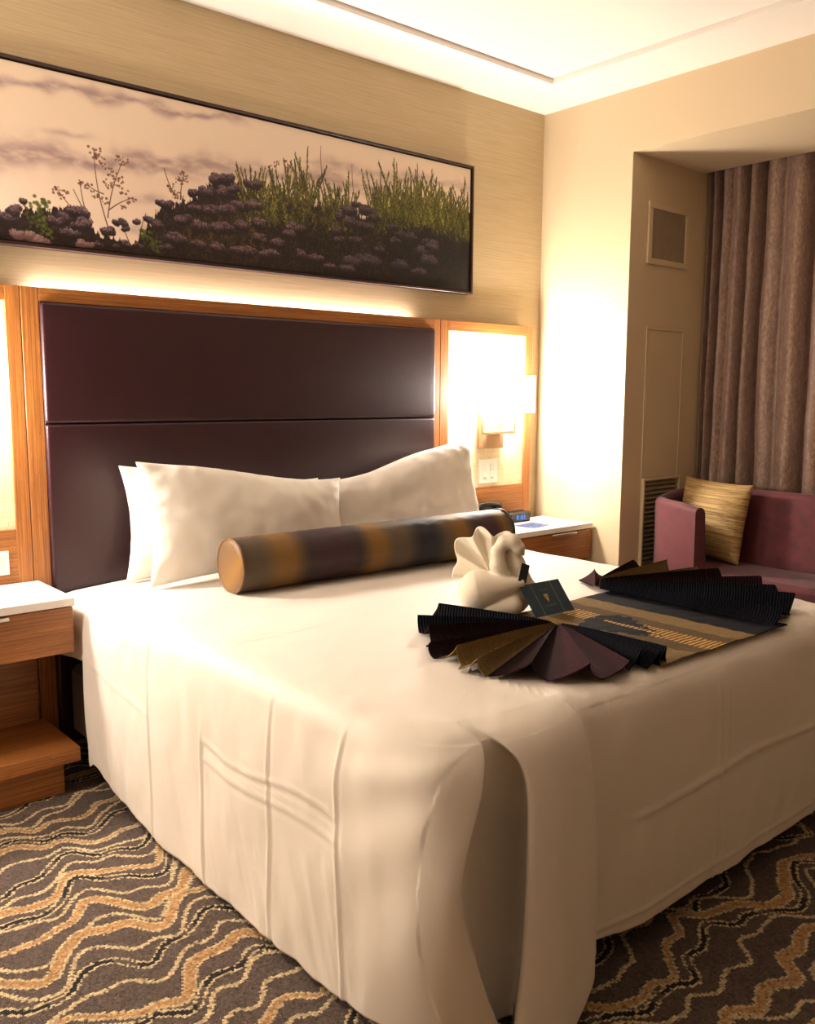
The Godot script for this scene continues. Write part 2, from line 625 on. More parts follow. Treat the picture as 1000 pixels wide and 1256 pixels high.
# ---------------------------------------------------------------- nightstands
func build_nightstand(s: int) -> void:
	var where := "in the far corner holding the telephone" if s > 0 else "nearest the camera, cut by the left edge"
	var cx := 1.437 if s > 0 else -1.437
	var hw := 0.41
	var t := thing("nightstand", "teak nightstand with a white stone top " + where, "nightstand", Vector3(cx, 0, 0), 0.0, "nightstands")
	obj("top", box_mesh(Vector3(-hw, 0.678, 0.075), Vector3(hw, 0.707, 0.4385), 0.002), M.stone, t)
	obj("body", boxes_mesh([[Vector3(-hw + 0.008, 0.516, 0.075), Vector3(hw - 0.008, 0.676, 0.408)]], 0.001, 0), M.wood, t)
	var dr := obj("drawer_front", box_mesh(Vector3(-hw + 0.006, 0.514, 0.410), Vector3(hw - 0.006, 0.674, 0.432), 0.0015, 0), M.wood, t)
	var hx := 0.155 if s > 0 else 0.09
	obj("handle", boxes_mesh([[Vector3(hx - 0.10, 0.668, 0.428), Vector3(hx + 0.10, 0.6725, 0.452)], [Vector3(hx - 0.10, 0.661, 0.449), Vector3(hx + 0.10, 0.670, 0.452)]], 0.001), M.chrome, dr)
	obj("back_panel", box_mesh(Vector3(-hw + 0.03, 0.172, 0.075), Vector3(hw - 0.03, 0.514, 0.092), 0.001, 0), M.wood, t)
	var so := 1.0 if s > 0 else -1.0
	obj("side_panel", box_mesh(Vector3(so * (hw - 0.035), 0.172, 0.093), Vector3(so * (hw - 0.008), 0.514, 0.40), 0.001, 1), M.wood, t)
	obj("shelf", box_mesh(Vector3(-hw + 0.002, 0.118, 0.075), Vector3(hw - 0.002, 0.170, 0.436), 0.002, 0), M.wood, t)
	obj("plinth", box_mesh(Vector3(-hw + 0.05, 0.0, 0.09), Vector3(hw - 0.05, 0.117, 0.40), 0.001, 0), M.wood, t)

func build_sconce(s: int) -> void:
	var where := "above the far nightstand" if s > 0 else "above the nearer nightstand"
	var cx := 1.397 if s > 0 else -1.437
	var t := thing("wall_sconce", "glowing white wall sconce on a bronze bracket " + where, "lamp", Vector3(cx, 1.41, 0), 0.0, "bedside wall sconces")
	obj("wall_plate", box_mesh(Vector3(-0.088, -0.292, 0.0585), Vector3(0.082, -0.06, 0.095), 0.003, 0), M.bronze, t)
	obj("bracket", boxes_mesh([[Vector3(-0.135, -0.215, 0.118), Vector3(-0.117, -0.09, 0.136)], [Vector3(0.117, -0.215, 0.118), Vector3(0.135, -0.09, 0.136)],
		[Vector3(-0.117, -0.215, 0.118), Vector3(0.117, -0.197, 0.136)], [Vector3(-0.05, -0.213, 0.09), Vector3(0.05, -0.199, 0.119)]], 0.002), M.bronze, t)
	var em := mat(Color(0.92, 0.90, 0.86), 0.5)
	em.emission_enabled = true
	em.emission = Color(1.0, 0.96, 0.89)
	em.emission_energy_multiplier = 2.2
	# open-topped shade with rounded front corners
	var sh := Shape.new()
	var plan := []
	var hw := 0.244
	for c in [[-hw, 0.066, 0.0], [hw, 0.066, 0.0], [hw, 0.195, 1.0], [-hw, 0.195, 2.0]]:
		if c[2] == 0.0:
			plan.append(Vector2(c[0], c[1]))
		else:
			for k in 7:
				var an: float = PI / 2.0 * k / 6.0 + (c[2] - 1.0) * PI / 2.0
				plan.append(Vector2(c[0], c[1]) - Vector2(signf(c[0]) * 0.035, 0.035) + Vector2(cos(an), sin(an)) * 0.035)
	plan.append(plan[0])
	var rows := []
	for y in [[-0.1, 0.004], [-0.1, 0.0], [0.1, 0.0], [0.1, 0.004], [-0.1, 0.004]]:
		var row := PackedVector3Array()
		for q in plan:
			var mid := Vector2(0, 0.13)
			var qq: Vector2 = q + (mid - q).normalized() * y[1]
			row.append(Vector3(qq.x, y[0], qq.y))
		rows.append(row)
	for i in 4:
		sh.grid([rows[i], rows[i + 1]], null, true, true)
	obj("shade", sh.mesh(), em, t)
	var o := OmniLight3D.new()
	o.name = "sconce_light"
	o.light_color = LAMP
	o.light_energy = 2.05
	o.light_size = 0.09
	o.omni_range = 12.0
	o.omni_attenuation = 2.0
	o.shadow_enabled = true
	t.add_child(o)
	o.position = Vector3(0, 0, 0.13)

# floor lamp standing to the left of the camera: it lights the near side of the bed
func build_floor_lamp() -> void:
	var t := thing("floor_lamp", "bronze floor lamp with a white drum shade left of the bed", "lamp", Vector3(-2.75, 0, 0.66))
	var s := Shape.new()
	s.tube([Vector3(0, 0.0, 0), Vector3(0, 0.012, 0), Vector3(0, 0.02, 0)], [0.15, 0.15, 0.13], 32)
	obj("base", s.mesh(), M.bronze, t)
	s = Shape.new()
	s.tube([Vector3(0, 0.018, 0), Vector3(0, 0.7, 0), Vector3(0, 1.42, 0)], [0.011, 0.011, 0.011], 12)
	obj("pole", s.mesh(), M.bronze, t)
	var em := mat(Color(0.92, 0.90, 0.86), 0.5)
	em.emission_enabled = true
	em.emission = Color(1.0, 0.96, 0.89)
	em.emission_energy_multiplier = 1.6
	s = Shape.new()
	var rows := []
	for q in [[0.205, 1.36], [0.21, 1.36], [0.20, 1.68], [0.195, 1.68], [0.205, 1.36]]:
		var row := PackedVector3Array()
		for k in 41:
			row.append(Vector3(cos(TAU * k / 40.0) * q[0], q[1], sin(TAU * k / 40.0) * q[0]))
		rows.append(row)
	for i in 4:
		s.grid([rows[i], rows[i + 1]], null, false, true)
	obj("lamp_shade", s.mesh(), em, t)
	var o := OmniLight3D.new()
	o.name = "floor_lamp_light"
	o.light_color = LAMP
	o.light_energy = 1.65
	o.light_size = 0.1
	o.omni_range = 12.0
	o.omni_attenuation = 2.0
	o.shadow_enabled = true
	t.add_child(o)
	o.position = Vector3(0, 1.52, 0)

# ---------------------------------------------------------------- bed
func build_bed() -> void:
	var t := thing("bed", "king bed base with a grey upholstered box spring under the white bedspread", "bed")
	obj("box_spring", box_mesh(Vector3(-0.970, 0.13, 0.19), Vector3(0.970, 0.405, 1.93), 0.025), M.grey_cloth, t)
	obj("mattress", box_mesh(Vector3(-0.90, 0.406, 0.11), Vector3(0.90, 0.640, 2.05), 0.05), M.cotton, t)
	for x in [-0.8, 0.8]:
		for z in [0.35, 1.95]:
			obj("leg", box_mesh(Vector3(x - 0.03, 0.0, z - 0.03), Vector3(x + 0.03, 0.131, z + 0.03), 0.004), M.black, t)

func ridge(x: float, w: float) -> float:
	x /= w
	return exp(-x * x)

func build_bedspread() -> void:
	# control columns round the bed: plan (x, z) at six levels, and the hem height
	var lv := [0.703, 0.678, 0.60, 0.42, 0.22]
	var cols := []
	for z in [0.10, 0.25, 0.40, 0.424, 0.43, 0.5, 0.7, 1.0, 1.3, 1.6, 1.8]:
		var hem := 0.468 if z < 0.427 else lerpf(0.115, 0.022, smooth(0.43, 0.95, z))
		cols.append([[-0.90, z], [-0.972, z], [-0.998, z], [-1.006, z], [-1.004, z], [-1.0, z], hem])
	cols.append([[-0.90, 1.9], [-0.968, 1.92], [-1.0, 1.93], [-1.012, 1.94], [-1.006, 1.94], [-0.998, 1.94], 0.022])
	cols.append([[-0.88, 2.0], [-0.955, 2.04], [-0.995, 2.06], [-1.012, 2.075], [-1.0, 2.075], [-0.98, 2.07], 0.024])
	cols.append([[-0.86, 2.08], [-0.91, 2.15], [-0.965, 2.19], [-1.005, 2.20], [-0.985, 2.195], [-0.92, 2.195], 0.03])
	cols.append([[-0.83, 2.12], [-0.835, 2.20], [-0.875, 2.245], [-0.95, 2.27], [-0.905, 2.275], [-0.815, 2.27], 0.02])
	cols.append([[-0.82, 2.12], [-0.825, 2.19], [-0.85, 2.215], [-0.89, 2.205], [-0.85, 2.205], [-0.80, 2.225], 0.012])
	cols.append([[-0.81, 2.12], [-0.81, 2.19], [-0.785, 2.195], [-0.77, 2.175], [-0.765, 2.18], [-0.785, 2.205], 0.012])
	cols.append([[-0.795, 2.12], [-0.795, 2.195], [-0.715, 2.21], [-0.665, 2.195], [-0.675, 2.205], [-0.73, 2.22], 0.012])
	cols.append([[-0.78, 2.13], [-0.78, 2.22], [-0.765, 2.275], [-0.785, 2.30], [-0.80, 2.305], [-0.81, 2.295], 0.012])
	cols.append([[-0.74, 2.14], [-0.73, 2.235], [-0.71, 2.285], [-0.72, 2.325], [-0.73, 2.345], [-0.74, 2.355], 0.01])
	cols.append([[-0.65, 2.15], [-0.64, 2.235], [-0.63, 2.275], [-0.63, 2.30], [-0.63, 2.32], [-0.64, 2.335], 0.03])
	cols.append([[-0.55, 2.15], [-0.545, 2.225], [-0.535, 2.26], [-0.525, 2.278], [-0.52, 2.284], [-0.52, 2.286], 0.06])
	cols.append([[-0.50, 2.15], [-0.50, 2.216], [-0.502, 2.240], [-0.50, 2.245], [-0.497, 2.242], [-0.493, 2.235], 0.09])
	for x in [-0.3, 0.0, 0.3, 0.6, 0.8]:
		cols.append([[x, 2.15], [x, 2.22], [x, 2.25], [x, 2.26], [x, 2.26], [x, 2.255], 0.075])
	cols.append([[0.86, 2.12], [0.90, 2.18], [0.93, 2.21], [0.95, 2.24], [0.95, 2.24], [0.95, 2.23], 0.05])
	cols.append([[0.90, 2.03], [0.95, 2.07], [0.99, 2.09], [1.01, 2.10], [1.01, 2.10], [1.0, 2.10], 0.03])
	for z in [1.8, 1.2, 0.6, 0.10]:
		cols.append([[0.90, z], [0.972, z], [0.998, z], [1.006, z], [1.004, z], [1.0, z], 0.022])
	# sample: columns every centimetre
	var ctrl := []        # per level a polyline of Vector3
	for l in 6:
		var pl := PackedVector3Array()
		for c in cols:
			pl.append(Vector3(c[l][0], lv[l] if l < 5 else c[6], c[l][1]))
		ctrl.append(pl)
	var params := PackedFloat32Array()
	for i in cols.size() - 1:
		var ln := maxf(ctrl[3][i].distance_to(ctrl[3][i + 1]), ctrl[5][i].distance_to(ctrl[5][i + 1]))
		var nn := maxi(2, int(ceil(ln / 0.0050)))
		if i > cols.size() - 7:
			nn = maxi(2, int(ceil(ln / 0.03)))
		for k in nn:
			params.append(i + float(k) / nn)
	params.append(cols.size() - 1.0)
	var nz := noise(41, 2.2, 3)
	var nf := noise(43, 9.0, 2)
	var rows := []
	var top_n := 26
	var side_n := 110
	for r in top_n + side_n + 2:
		var e := PackedVector3Array()
		e.resize(params.size())
		rows.append(e)
	for ci in params.size():
		var t := params[ci]
		var col := PackedVector3Array()
		for l in 6:
			var q: Vector3 = catmull(ctrl[l], t)
			if l < 5:
				q.y = lv[l]
			else:
				q.y = maxf(q.y, 0.008)
			col.append(q)
		if col[5].y > 0.3:          # the short drop at the head
			col[3] = col[2].lerp(col[5], 0.5)
			col[4] = col[2].lerp(col[5], 0.75)
		var lead := col[0]
		var spine := Vector3(0.0, 0.703, clampf(lead.z, 0.1, 1.4))
		var full := PackedVector3Array([spine.lerp(lead, 0.86), lead])
		for l in range(1, 6):
			full.append(col[l])
		for r in top_n:
			var f := float(r) / (top_n - 1)
			var p := spine.lerp(lead, f * 0.985)
			rows[r][ci] = p
		for r in side_n:
			var f := 1.0 + 5.0 * float(r) / (side_n - 1)
			rows[top_n + r][ci] = catmull(full, f)
		# hem folded under
		var hp: Vector3 = rows[top_n + side_n - 1][ci]
		var inw := (spine - hp)
		inw.y = 0
		inw = inw.normalized()
		rows[top_n + side_n][ci] = hp + inw * 0.006 + Vector3(0, 0.002, 0)
		rows[top_n + side_n + 1][ci] = hp + inw * 0.007 + Vector3(0, 0.03, 0)
	# wrinkles, pressed creases, soft waves
	for r in rows.size():
		for ci in params.size():
			var p: Vector3 = rows[r][ci]
			var low := clampf((0.70 - p.y) / 0.68, 0.0, 1.0)
			var dy := 0.0
			# falls away a little at the head
			dy -= 0.028 * smooth(0.42, 0.12, p.z) * (1.0 - low) + 0.018 * smooth(0.45, 0.12, p.z) * smooth(-0.6, -0.9, p.x) * (1.0 - low)
			if low < 0.03:
				dy += 0.0035 * nz.get_noise_2d(p.x * 1.6, p.z * 1.6) + 0.0012 * nf.get_noise_2d(p.x, p.z)
				dy += 0.0016 * ridge(p.x + 0.52 + 0.03 * sin(p.z * 4.0), 0.006) * smooth(0.8, 1.0, p.z)
				dy += 0.0014 * ridge(p.z - 1.27 - 0.02 * sin(p.x * 5.0), 0.006) * smooth(-0.2, -0.4, p.x)
			p.y += dy
			if low >= 0.0:
				var out := Vector3.ZERO
				var onleft := smooth(-0.93, -0.985, p.x) * smooth(2.14, 2.0, p.z)
				var onfoot := smooth(2.17, 2.24, p.z) * smooth(-0.58, -0.50, p.x) * smooth(0.95, 0.85, p.x)
				if onleft > 0.0:
					var a := 0.0
					var fade := smooth(0.0, 0.12, low)
					for zc in [0.945, 1.285, 1.632, 1.93]:
						var wob: float = zc + 0.005 * sin(p.y * 7.0 + zc * 7.0)
						a += (0.0034 * ridge(p.z - wob, 0.0055) - 0.0018 * ridge(p.z - wob - 0.012, 0.009)) * (1.0 if zc != 1.285 else smooth(0.5, 0.4, p.y))
					# double horizontal press mark between the folds
					var band := smooth(1.27, 1.31, p.z) * smooth(1.94, 1.90, p.z)
					var sag := 0.018 * sin((p.z - 1.28) * 9.0)
					a += band * (0.0032 * ridge(p.y - 0.452 + sag, 0.006) - 0.003 * ridge(p.y - 0.438 + sag, 0.007) + 0.0030 * ridge(p.y - 0.398 + sag * 0.6, 0.006) - 0.0015 * ridge(p.y - 0.386 + sag * 0.6, 0.007))
					a += 0.002 * ridge(p.y - 0.47 + 0.1 * (p.z - 0.5), 0.008) * smooth(0.45, 0.5, p.z) * smooth(0.98, 0.93, p.z)
					a += 0.010 * nz.get_noise_3d(p.z * 1.5, p.y * 0.8, 3.0) * fade + 0.010 * nz.get_noise_3d(p.z * 2.6 + p.y * 0.8, p.y * 0.45, 8.0) * low
					out.x -= a * onleft * fade
				if onfoot > 0.0:
					var a := 0.0
					var fade := smooth(0.02, 0.16, low)
					for xc in [0.045, 0.085, 0.645]:
						a += 0.0042 * ridge(p.x - xc - 0.004 * sin(p.y * 11.0), 0.0065) - 0.0016 * ridge(p.x - xc - 0.015, 0.010)
					a += (0.0055 * ridge(p.y - 0.385 - 0.012 * sin(p.x * 6.0), 0.008) - 0.002 * ridge(p.y - 0.365, 0.01)) * smooth(-0.4, -0.3, p.x)
					a += 0.003 * ridge(p.y - 0.115, 0.006)
					a += 0.008 * nz.get_noise_3d(p.x * 1.4, p.y * 0.8, 13.0) + 0.007 * nz.get_noise_3d(p.x * 2.2 - p.y, p.y * 0.5, 18.0) * low
					out.z += a * onfoot * fade
				# drawn folds running to the corner
				var cd := Vector2(p.x + 0.80, p.z - 2.22).length()
				var pull := smooth(0.75, 0.2, cd) * smooth(0.10, 0.0, p.x + 0.86)
				if pull > 0.0 and p.z < 2.2:
					var an := atan2(p.y - 0.69, cd)
					out += Vector3(-0.7, 0.3, 0) * 0.0035 * sin(an * 16.0 + cd * 3.0) * pull * smooth(0.0, 0.10, low)
				p += out
			rows[r][ci] = p
	var s := Shape.new()
	s.grid(rows, null, false)
	var o := obj("bedspread", s.mesh(), M.linen)
	tag(o, "smooth white bedspread hanging over the bed with a deep fold at the foot corner", "bedspread")

func pillow_mesh(w: float, h: float, th: float, seed_: int, ear: float, crease := 0.004, low_end := 0.0) -> ArrayMesh:
	var s := Shape.new()
	var nz := noise(seed_, 3.5, 3)
	var nx := 72
	var ny := 48
	for side in [1.0, -1.0]:
		var rows := []
		for j in ny + 1:
			var row := PackedVector3Array()
			for i in nx + 1:
				var u := -cos(PI * i / nx)
				var v := -cos(PI * j / ny)
				u = lerpf(u, 2.0 * i / nx - 1.0, 0.45)
				v = lerpf(v, 2.0 * j / ny - 1.0, 0.45)
				var x := w * 0.5 * u * (1.0 - 0.075 * (1.0 - v * v))
				var y := h * 0.5 * v * (1.0 - ear * (1.0 - u * u))
				if low_end != 0.0 and v > -1.0:
					y = (y + h * 0.5) * (1.0 - absf(low_end) * smooth(-0.6, 1.0, u * signf(low_end))) - h * 0.5
				var f := pow(maxf((1.0 - pow(absf(u), 3.0)) * (1.0 - pow(absf(v), 2.6)), 0.0), 0.52)
				var edge := 1.0 - smooth(0.0, 0.7, f)
				var z := th * 0.5 * f
				# gathers running in from the seams, soft dents in the middle
				z += crease * edge * f * 2.2 * sin(x * 70.0 + 5.0 * nz.get_noise_2d(x, y)) * smooth(0.55, 0.95, absf(v))
				z += crease * edge * f * 1.4 * sin(y * 80.0 + 5.0 * nz.get_noise_2d(x + 4.0, y)) * smooth(0.6, 0.97, absf(u))
				z += f * crease * 3.0 * nz.get_noise_2d(x * 0.8 + side * 7.0, y * 0.8)
				row.append(Vector3(x, y, z * side))
			rows.append(row)
		s.grid(rows, null, side > 0.0)
	return s.mesh()

func build_pillows() -> void:
	# centre x, bottom y, z of centre, lean back, roll, width, height, seed, label
	var list := [
		[-0.29, 0.672, 0.205, -0.14, -0.03, 0.92, 0.45, 51, 0.16, "white pillow against the headboard behind the pillow at the bed's left"],
		[0.60, 0.672, 0.20, -0.14, 0.055, 0.84, 0.47, 52, -0.24, "white pillow against the headboard, its top showing behind the right pillow"],
		[0.535, 0.700, 0.378, -0.20, 0.045, 0.94, 0.47, 53, -0.22, "white pillow with a tall pointed corner beside the far nightstand"],
		[-0.325, 0.705, 0.445, -0.24, -0.02, 0.90, 0.46, 54, 0.20, "white pillow overlapping the others in front at the left of the headboard"],
	]
	for p in list:
		var o := obj("pillow", pillow_mesh(p[5], p[6], 0.165, p[7], 0.13, 0.0065, p[8]), M.cotton)
		tag(o, p[9], "pillow", "white pillows")
		o.basis = Basis(Vector3.RIGHT, p[3]) * Basis(Vector3.BACK, p[4])
		o.position = Vector3(p[0], p[1] + p[6] * 0.5 * cos(p[3]), p[2])

func build_bolster() -> void:
	var a := Vector3(-0.575, 0.802, 0.715)
	var b := Vector3(0.745, 0.806, 0.763)
	var t := thing("bolster", "long bolster cushion with soft gold, plum and navy bands before the pillows", "bolster", a)
	var dir := (b - a).normalized()
	var ln := a.distance_to(b)
	t.basis = Basis(dir, Vector3.UP, dir.cross(Vector3.UP))
	# printed cloth: bands running round
	var gold := Color(0.46, 0.325, 0.115)
	var taupe := Color(0.315, 0.255, 0.19)
	var plum := Color(0.20, 0.09, 0.135)
	var dim := Color(0.16, 0.11, 0.115)
	var navy := Color(0.080, 0.090, 0.135)
	var stops := [[0.0, taupe], [0.06, taupe], [0.11, gold], [0.155, gold], [0.21, dim], [0.26, plum], [0.32, plum], [0.375, dim], [0.42, gold], [0.46, gold], [0.50, taupe], [0.55, taupe], [0.61, navy], [0.66, navy], [0.705, taupe], [0.755, gold], [0.79, gold], [0.835, dim], [0.87, plum], [0.92, plum], [0.96, gold], [1.0, taupe]]
	var g := Gradient.new()
	var offs := PackedFloat32Array()
	var cs := PackedColorArray()
	for q in stops:
		offs.append(q[0])
		cs.append(q[1])
	g.offsets = offs
	g.colors = cs
	var gt := GradientTexture2D.new()
	gt.gradient = g
	gt.width = 512
	gt.height = 8
	var m := tex_mat(gt, 0.62)
	var r := 0.098
	var s := Shape.new()
	var rows := []
	var uvs := []
	var nz := noise(61, 5.0, 2)
	for j in 49:
		var an := TAU * j / 48.0
		var row := PackedVector3Array()
		var uvr := PackedVector2Array()
		for i in 81:
			var f := i / 80.0
			var rr := r - 0.004 * (pow(absf(f * 2.0 - 1.0), 14.0)) + 0.0016 * sin(an * 26.0 + 4.0 * sin(an * 3.0)) * (exp(-f * 22.0) + exp(-(1.0 - f) * 22.0)) + 0.002 * nz.get_noise_3d(f * 3.0, cos(an), sin(an))
			var y := sin(an) * rr
			y = maxf(y, -r * 0.965)
			row.append(Vector3(f * ln, y, cos(an) * rr))
			uvr.append(Vector2(f, 0.5))
		rows.append(row)
		uvs.append(uvr)
	s.grid(rows, uvs, false)
	obj("sleeve", s.mesh(), m, t)
	var cap_mat := StandardMaterial3D.new()
	var cg := Gradient.new()
	cg.offsets = PackedFloat32Array([0.0, 0.45, 0.75, 1.0])
	cg.colors = PackedColorArray([Color(0.40, 0.31, 0.225), Color(0.46, 0.33, 0.19), Color(0.52, 0.37, 0.14), Color(0.42, 0.29, 0.13)])
	var ct := GradientTexture2D.new()
	ct.gradient = cg
	ct.width = 256
	ct.height = 8
	cap_mat.albedo_texture = ct
	cap_mat.roughness = 0.45
	for end in 2:
		s = Shape.new()
		rows = []
		uvs = []
		for k in 13:
			var f := k / 12.0
			var row := PackedVector3Array()
			var uvr := PackedVector2Array()
			for j in 49:
				var an := TAU * j / 48.0
				var pleat := 0.0022 * sin(an * 24.0) * smooth(0.45, 0.95, f) * (1.0 if f < 0.99 else 0.3)
				var x := -0.010 * sqrt(maxf(0.0, 1.0 - f * f)) + pleat
				row.append(Vector3(x if end == 0 else ln - x, maxf(sin(an) * f * (r - 0.003), -r * 0.965), cos(an) * f * (r - 0.003)))
				uvr.append(Vector2(0.5 + 0.5 * f * cos(an) * 0.8 - 0.4 * f * sin(an), 0.5))
			rows.append(row)
			uvs.append(uvr)
		s.grid(rows, uvs, end == 1)
		obj("end_cap", s.mesh(), cap_mat, t)
		s = Shape.new()
		var path := []
		var rad := []
		for j in 49:
			var an := TAU * j / 48.0
			path.append(Vector3(0.0 if end == 0 else ln, maxf(sin(an) * (r - 0.001), -r * 0.93), cos(an) * (r - 0.001)))
			rad.append(0.0042)
		s.tube(path, rad, 8)
		obj("piping", s.mesh(), mat(Color(0.45, 0.30, 0.12) if end == 0 else Color(0.08, 0.06, 0.07), 0.45), t)

# ---------------------------------------------------------------- runner
const NAVY := Color(0.075, 0.080, 0.112)
const PLUM := Color(0.225, 0.085, 0.120)
const DUSK := Color(0.140, 0.075, 0.090)
const TAN := Color(0.50, 0.41, 0.265)

func fan(apex: Vector3, dirs: Array, edges: Array, high: float, mirror: float, start: float) -> ArrayMesh:
	# dirs: [angle from the back in degrees, reach]; edges: angles between which each pleat stands up
	var s := Shape.new()
	var np := edges.size() - 1
	var steps := 22
	var nr := 34
	var rows := []
	var uvs := []
	for j in np * steps + 1:
		var pl := mini(j / steps, np - 1)
		var ph := float(j - pl * steps) / steps
		var wide: float = edges[pl + 1] - edges[pl]
		# a rounded fold, bellied out over its neighbour
		var up := pow(0.5 - 0.5 * cos(TAU * ph), 0.75)
		var an: float = edges[pl] + wide * (ph + 0.13 * sin(TAU * ph) + 0.22 * up)
		var base: float = edges[pl] + wide * ph
		var reach := 0.0
		for k in dirs.size() - 1:
			if base >= dirs[k][0] - 0.001 and base <= dirs[k + 1][0] + 0.001:
				reach = lerpf(dirs[k][1], dirs[k + 1][1], smooth(dirs[k][0], dirs[k + 1][0], base))
		reach *= 1.0 + 0.025 * sin(pl * 2.7) + 0.02 * (up - 0.5)
		var ar := deg_to_rad(an)
		var row := PackedVector3Array()
		var uvr := PackedVector2Array()
		var hk := high * (0.85 + 0.3 * absf(sin(pl * 1.9 + 0.6))) * clampf(reach / 0.34, 0.35, 1.0)
		for i in nr + 1:
			var f := i / float(nr)
			var rr := 0.02 + f * (reach - 0.02)
			var h := hk * lerpf(start, 1.0, pow(f, 0.7))
			var y := 0.005 + h * up + 0.007 * (1.0 - f) * (1.0 - up)
			row.append(apex + Vector3(-sin(ar) * rr * mirror, y, -cos(ar) * rr))
			uvr.append(Vector2(rr / 0.6, (pl + 0.5) / np))
		rows.append(row)
		uvs.append(uvr)
	s.grid(rows, uvs, mirror < 0.0)
	# the cloth's lower layer and its turned edge
	var low := []
	for r in rows:
		var e: PackedVector3Array = r.duplicate()
		for k in e.size():
			e[k].y = maxf(e[k].y - 0.0035, 0.001)
		low.append(e)
	s.grid(low, uvs, mirror > 0.0)
	var rim := PackedVector3Array()
	var rim2 := PackedVector3Array()
	var ru := PackedVector2Array()
	for k in rows.size():
		rim.append(rows[k][nr])
		rim2.append(low[k][nr])
		ru.append(uvs[k][nr])
	s.grid([rim, rim2], [ru, ru], mirror > 0.0)
	return s.mesh()

func rib_material(colours: Array) -> StandardMaterial3D:
	var w := 1024
	var h := colours.size()
	var d := PackedByteArray()
	d.resize(w * h * 3)
	var hg := PackedByteArray()
	hg.resize(w * h)
	var nz := noise(73, 0.2, 2)
	for y in h:
		for x in w:
			var per := 15.0 if colours[y] != PLUM else 12.0
			var t := 0.5 + 0.5 * sin(TAU * x / per)
			var c: Color = colours[y]
			c = c * (1.0 + 0.05 * nz.get_noise_2d(x * 0.7, y * 40.0))
			c.a = 1.0
			put(d, (y * w + x) * 3, c)
			hg[y * w + x] = int(255 * t)
	var im := Image.create_from_data(w, h, false, Image.FORMAT_RGB8, d)
	im.resize(w, h * 8, Image.INTERPOLATE_NEAREST)
	var hm := Image.create_from_data(w, h, false, Image.FORMAT_L8, hg)
	hm.resize(w, h * 8, Image.INTERPOLATE_NEAREST)
	var m := tex_mat(ImageTexture.create_from_image(im), 0.85)
	m.metallic_specular = 0.2
	relief(m, ImageTexture.create_from_image(hm), 0.45)
	return m

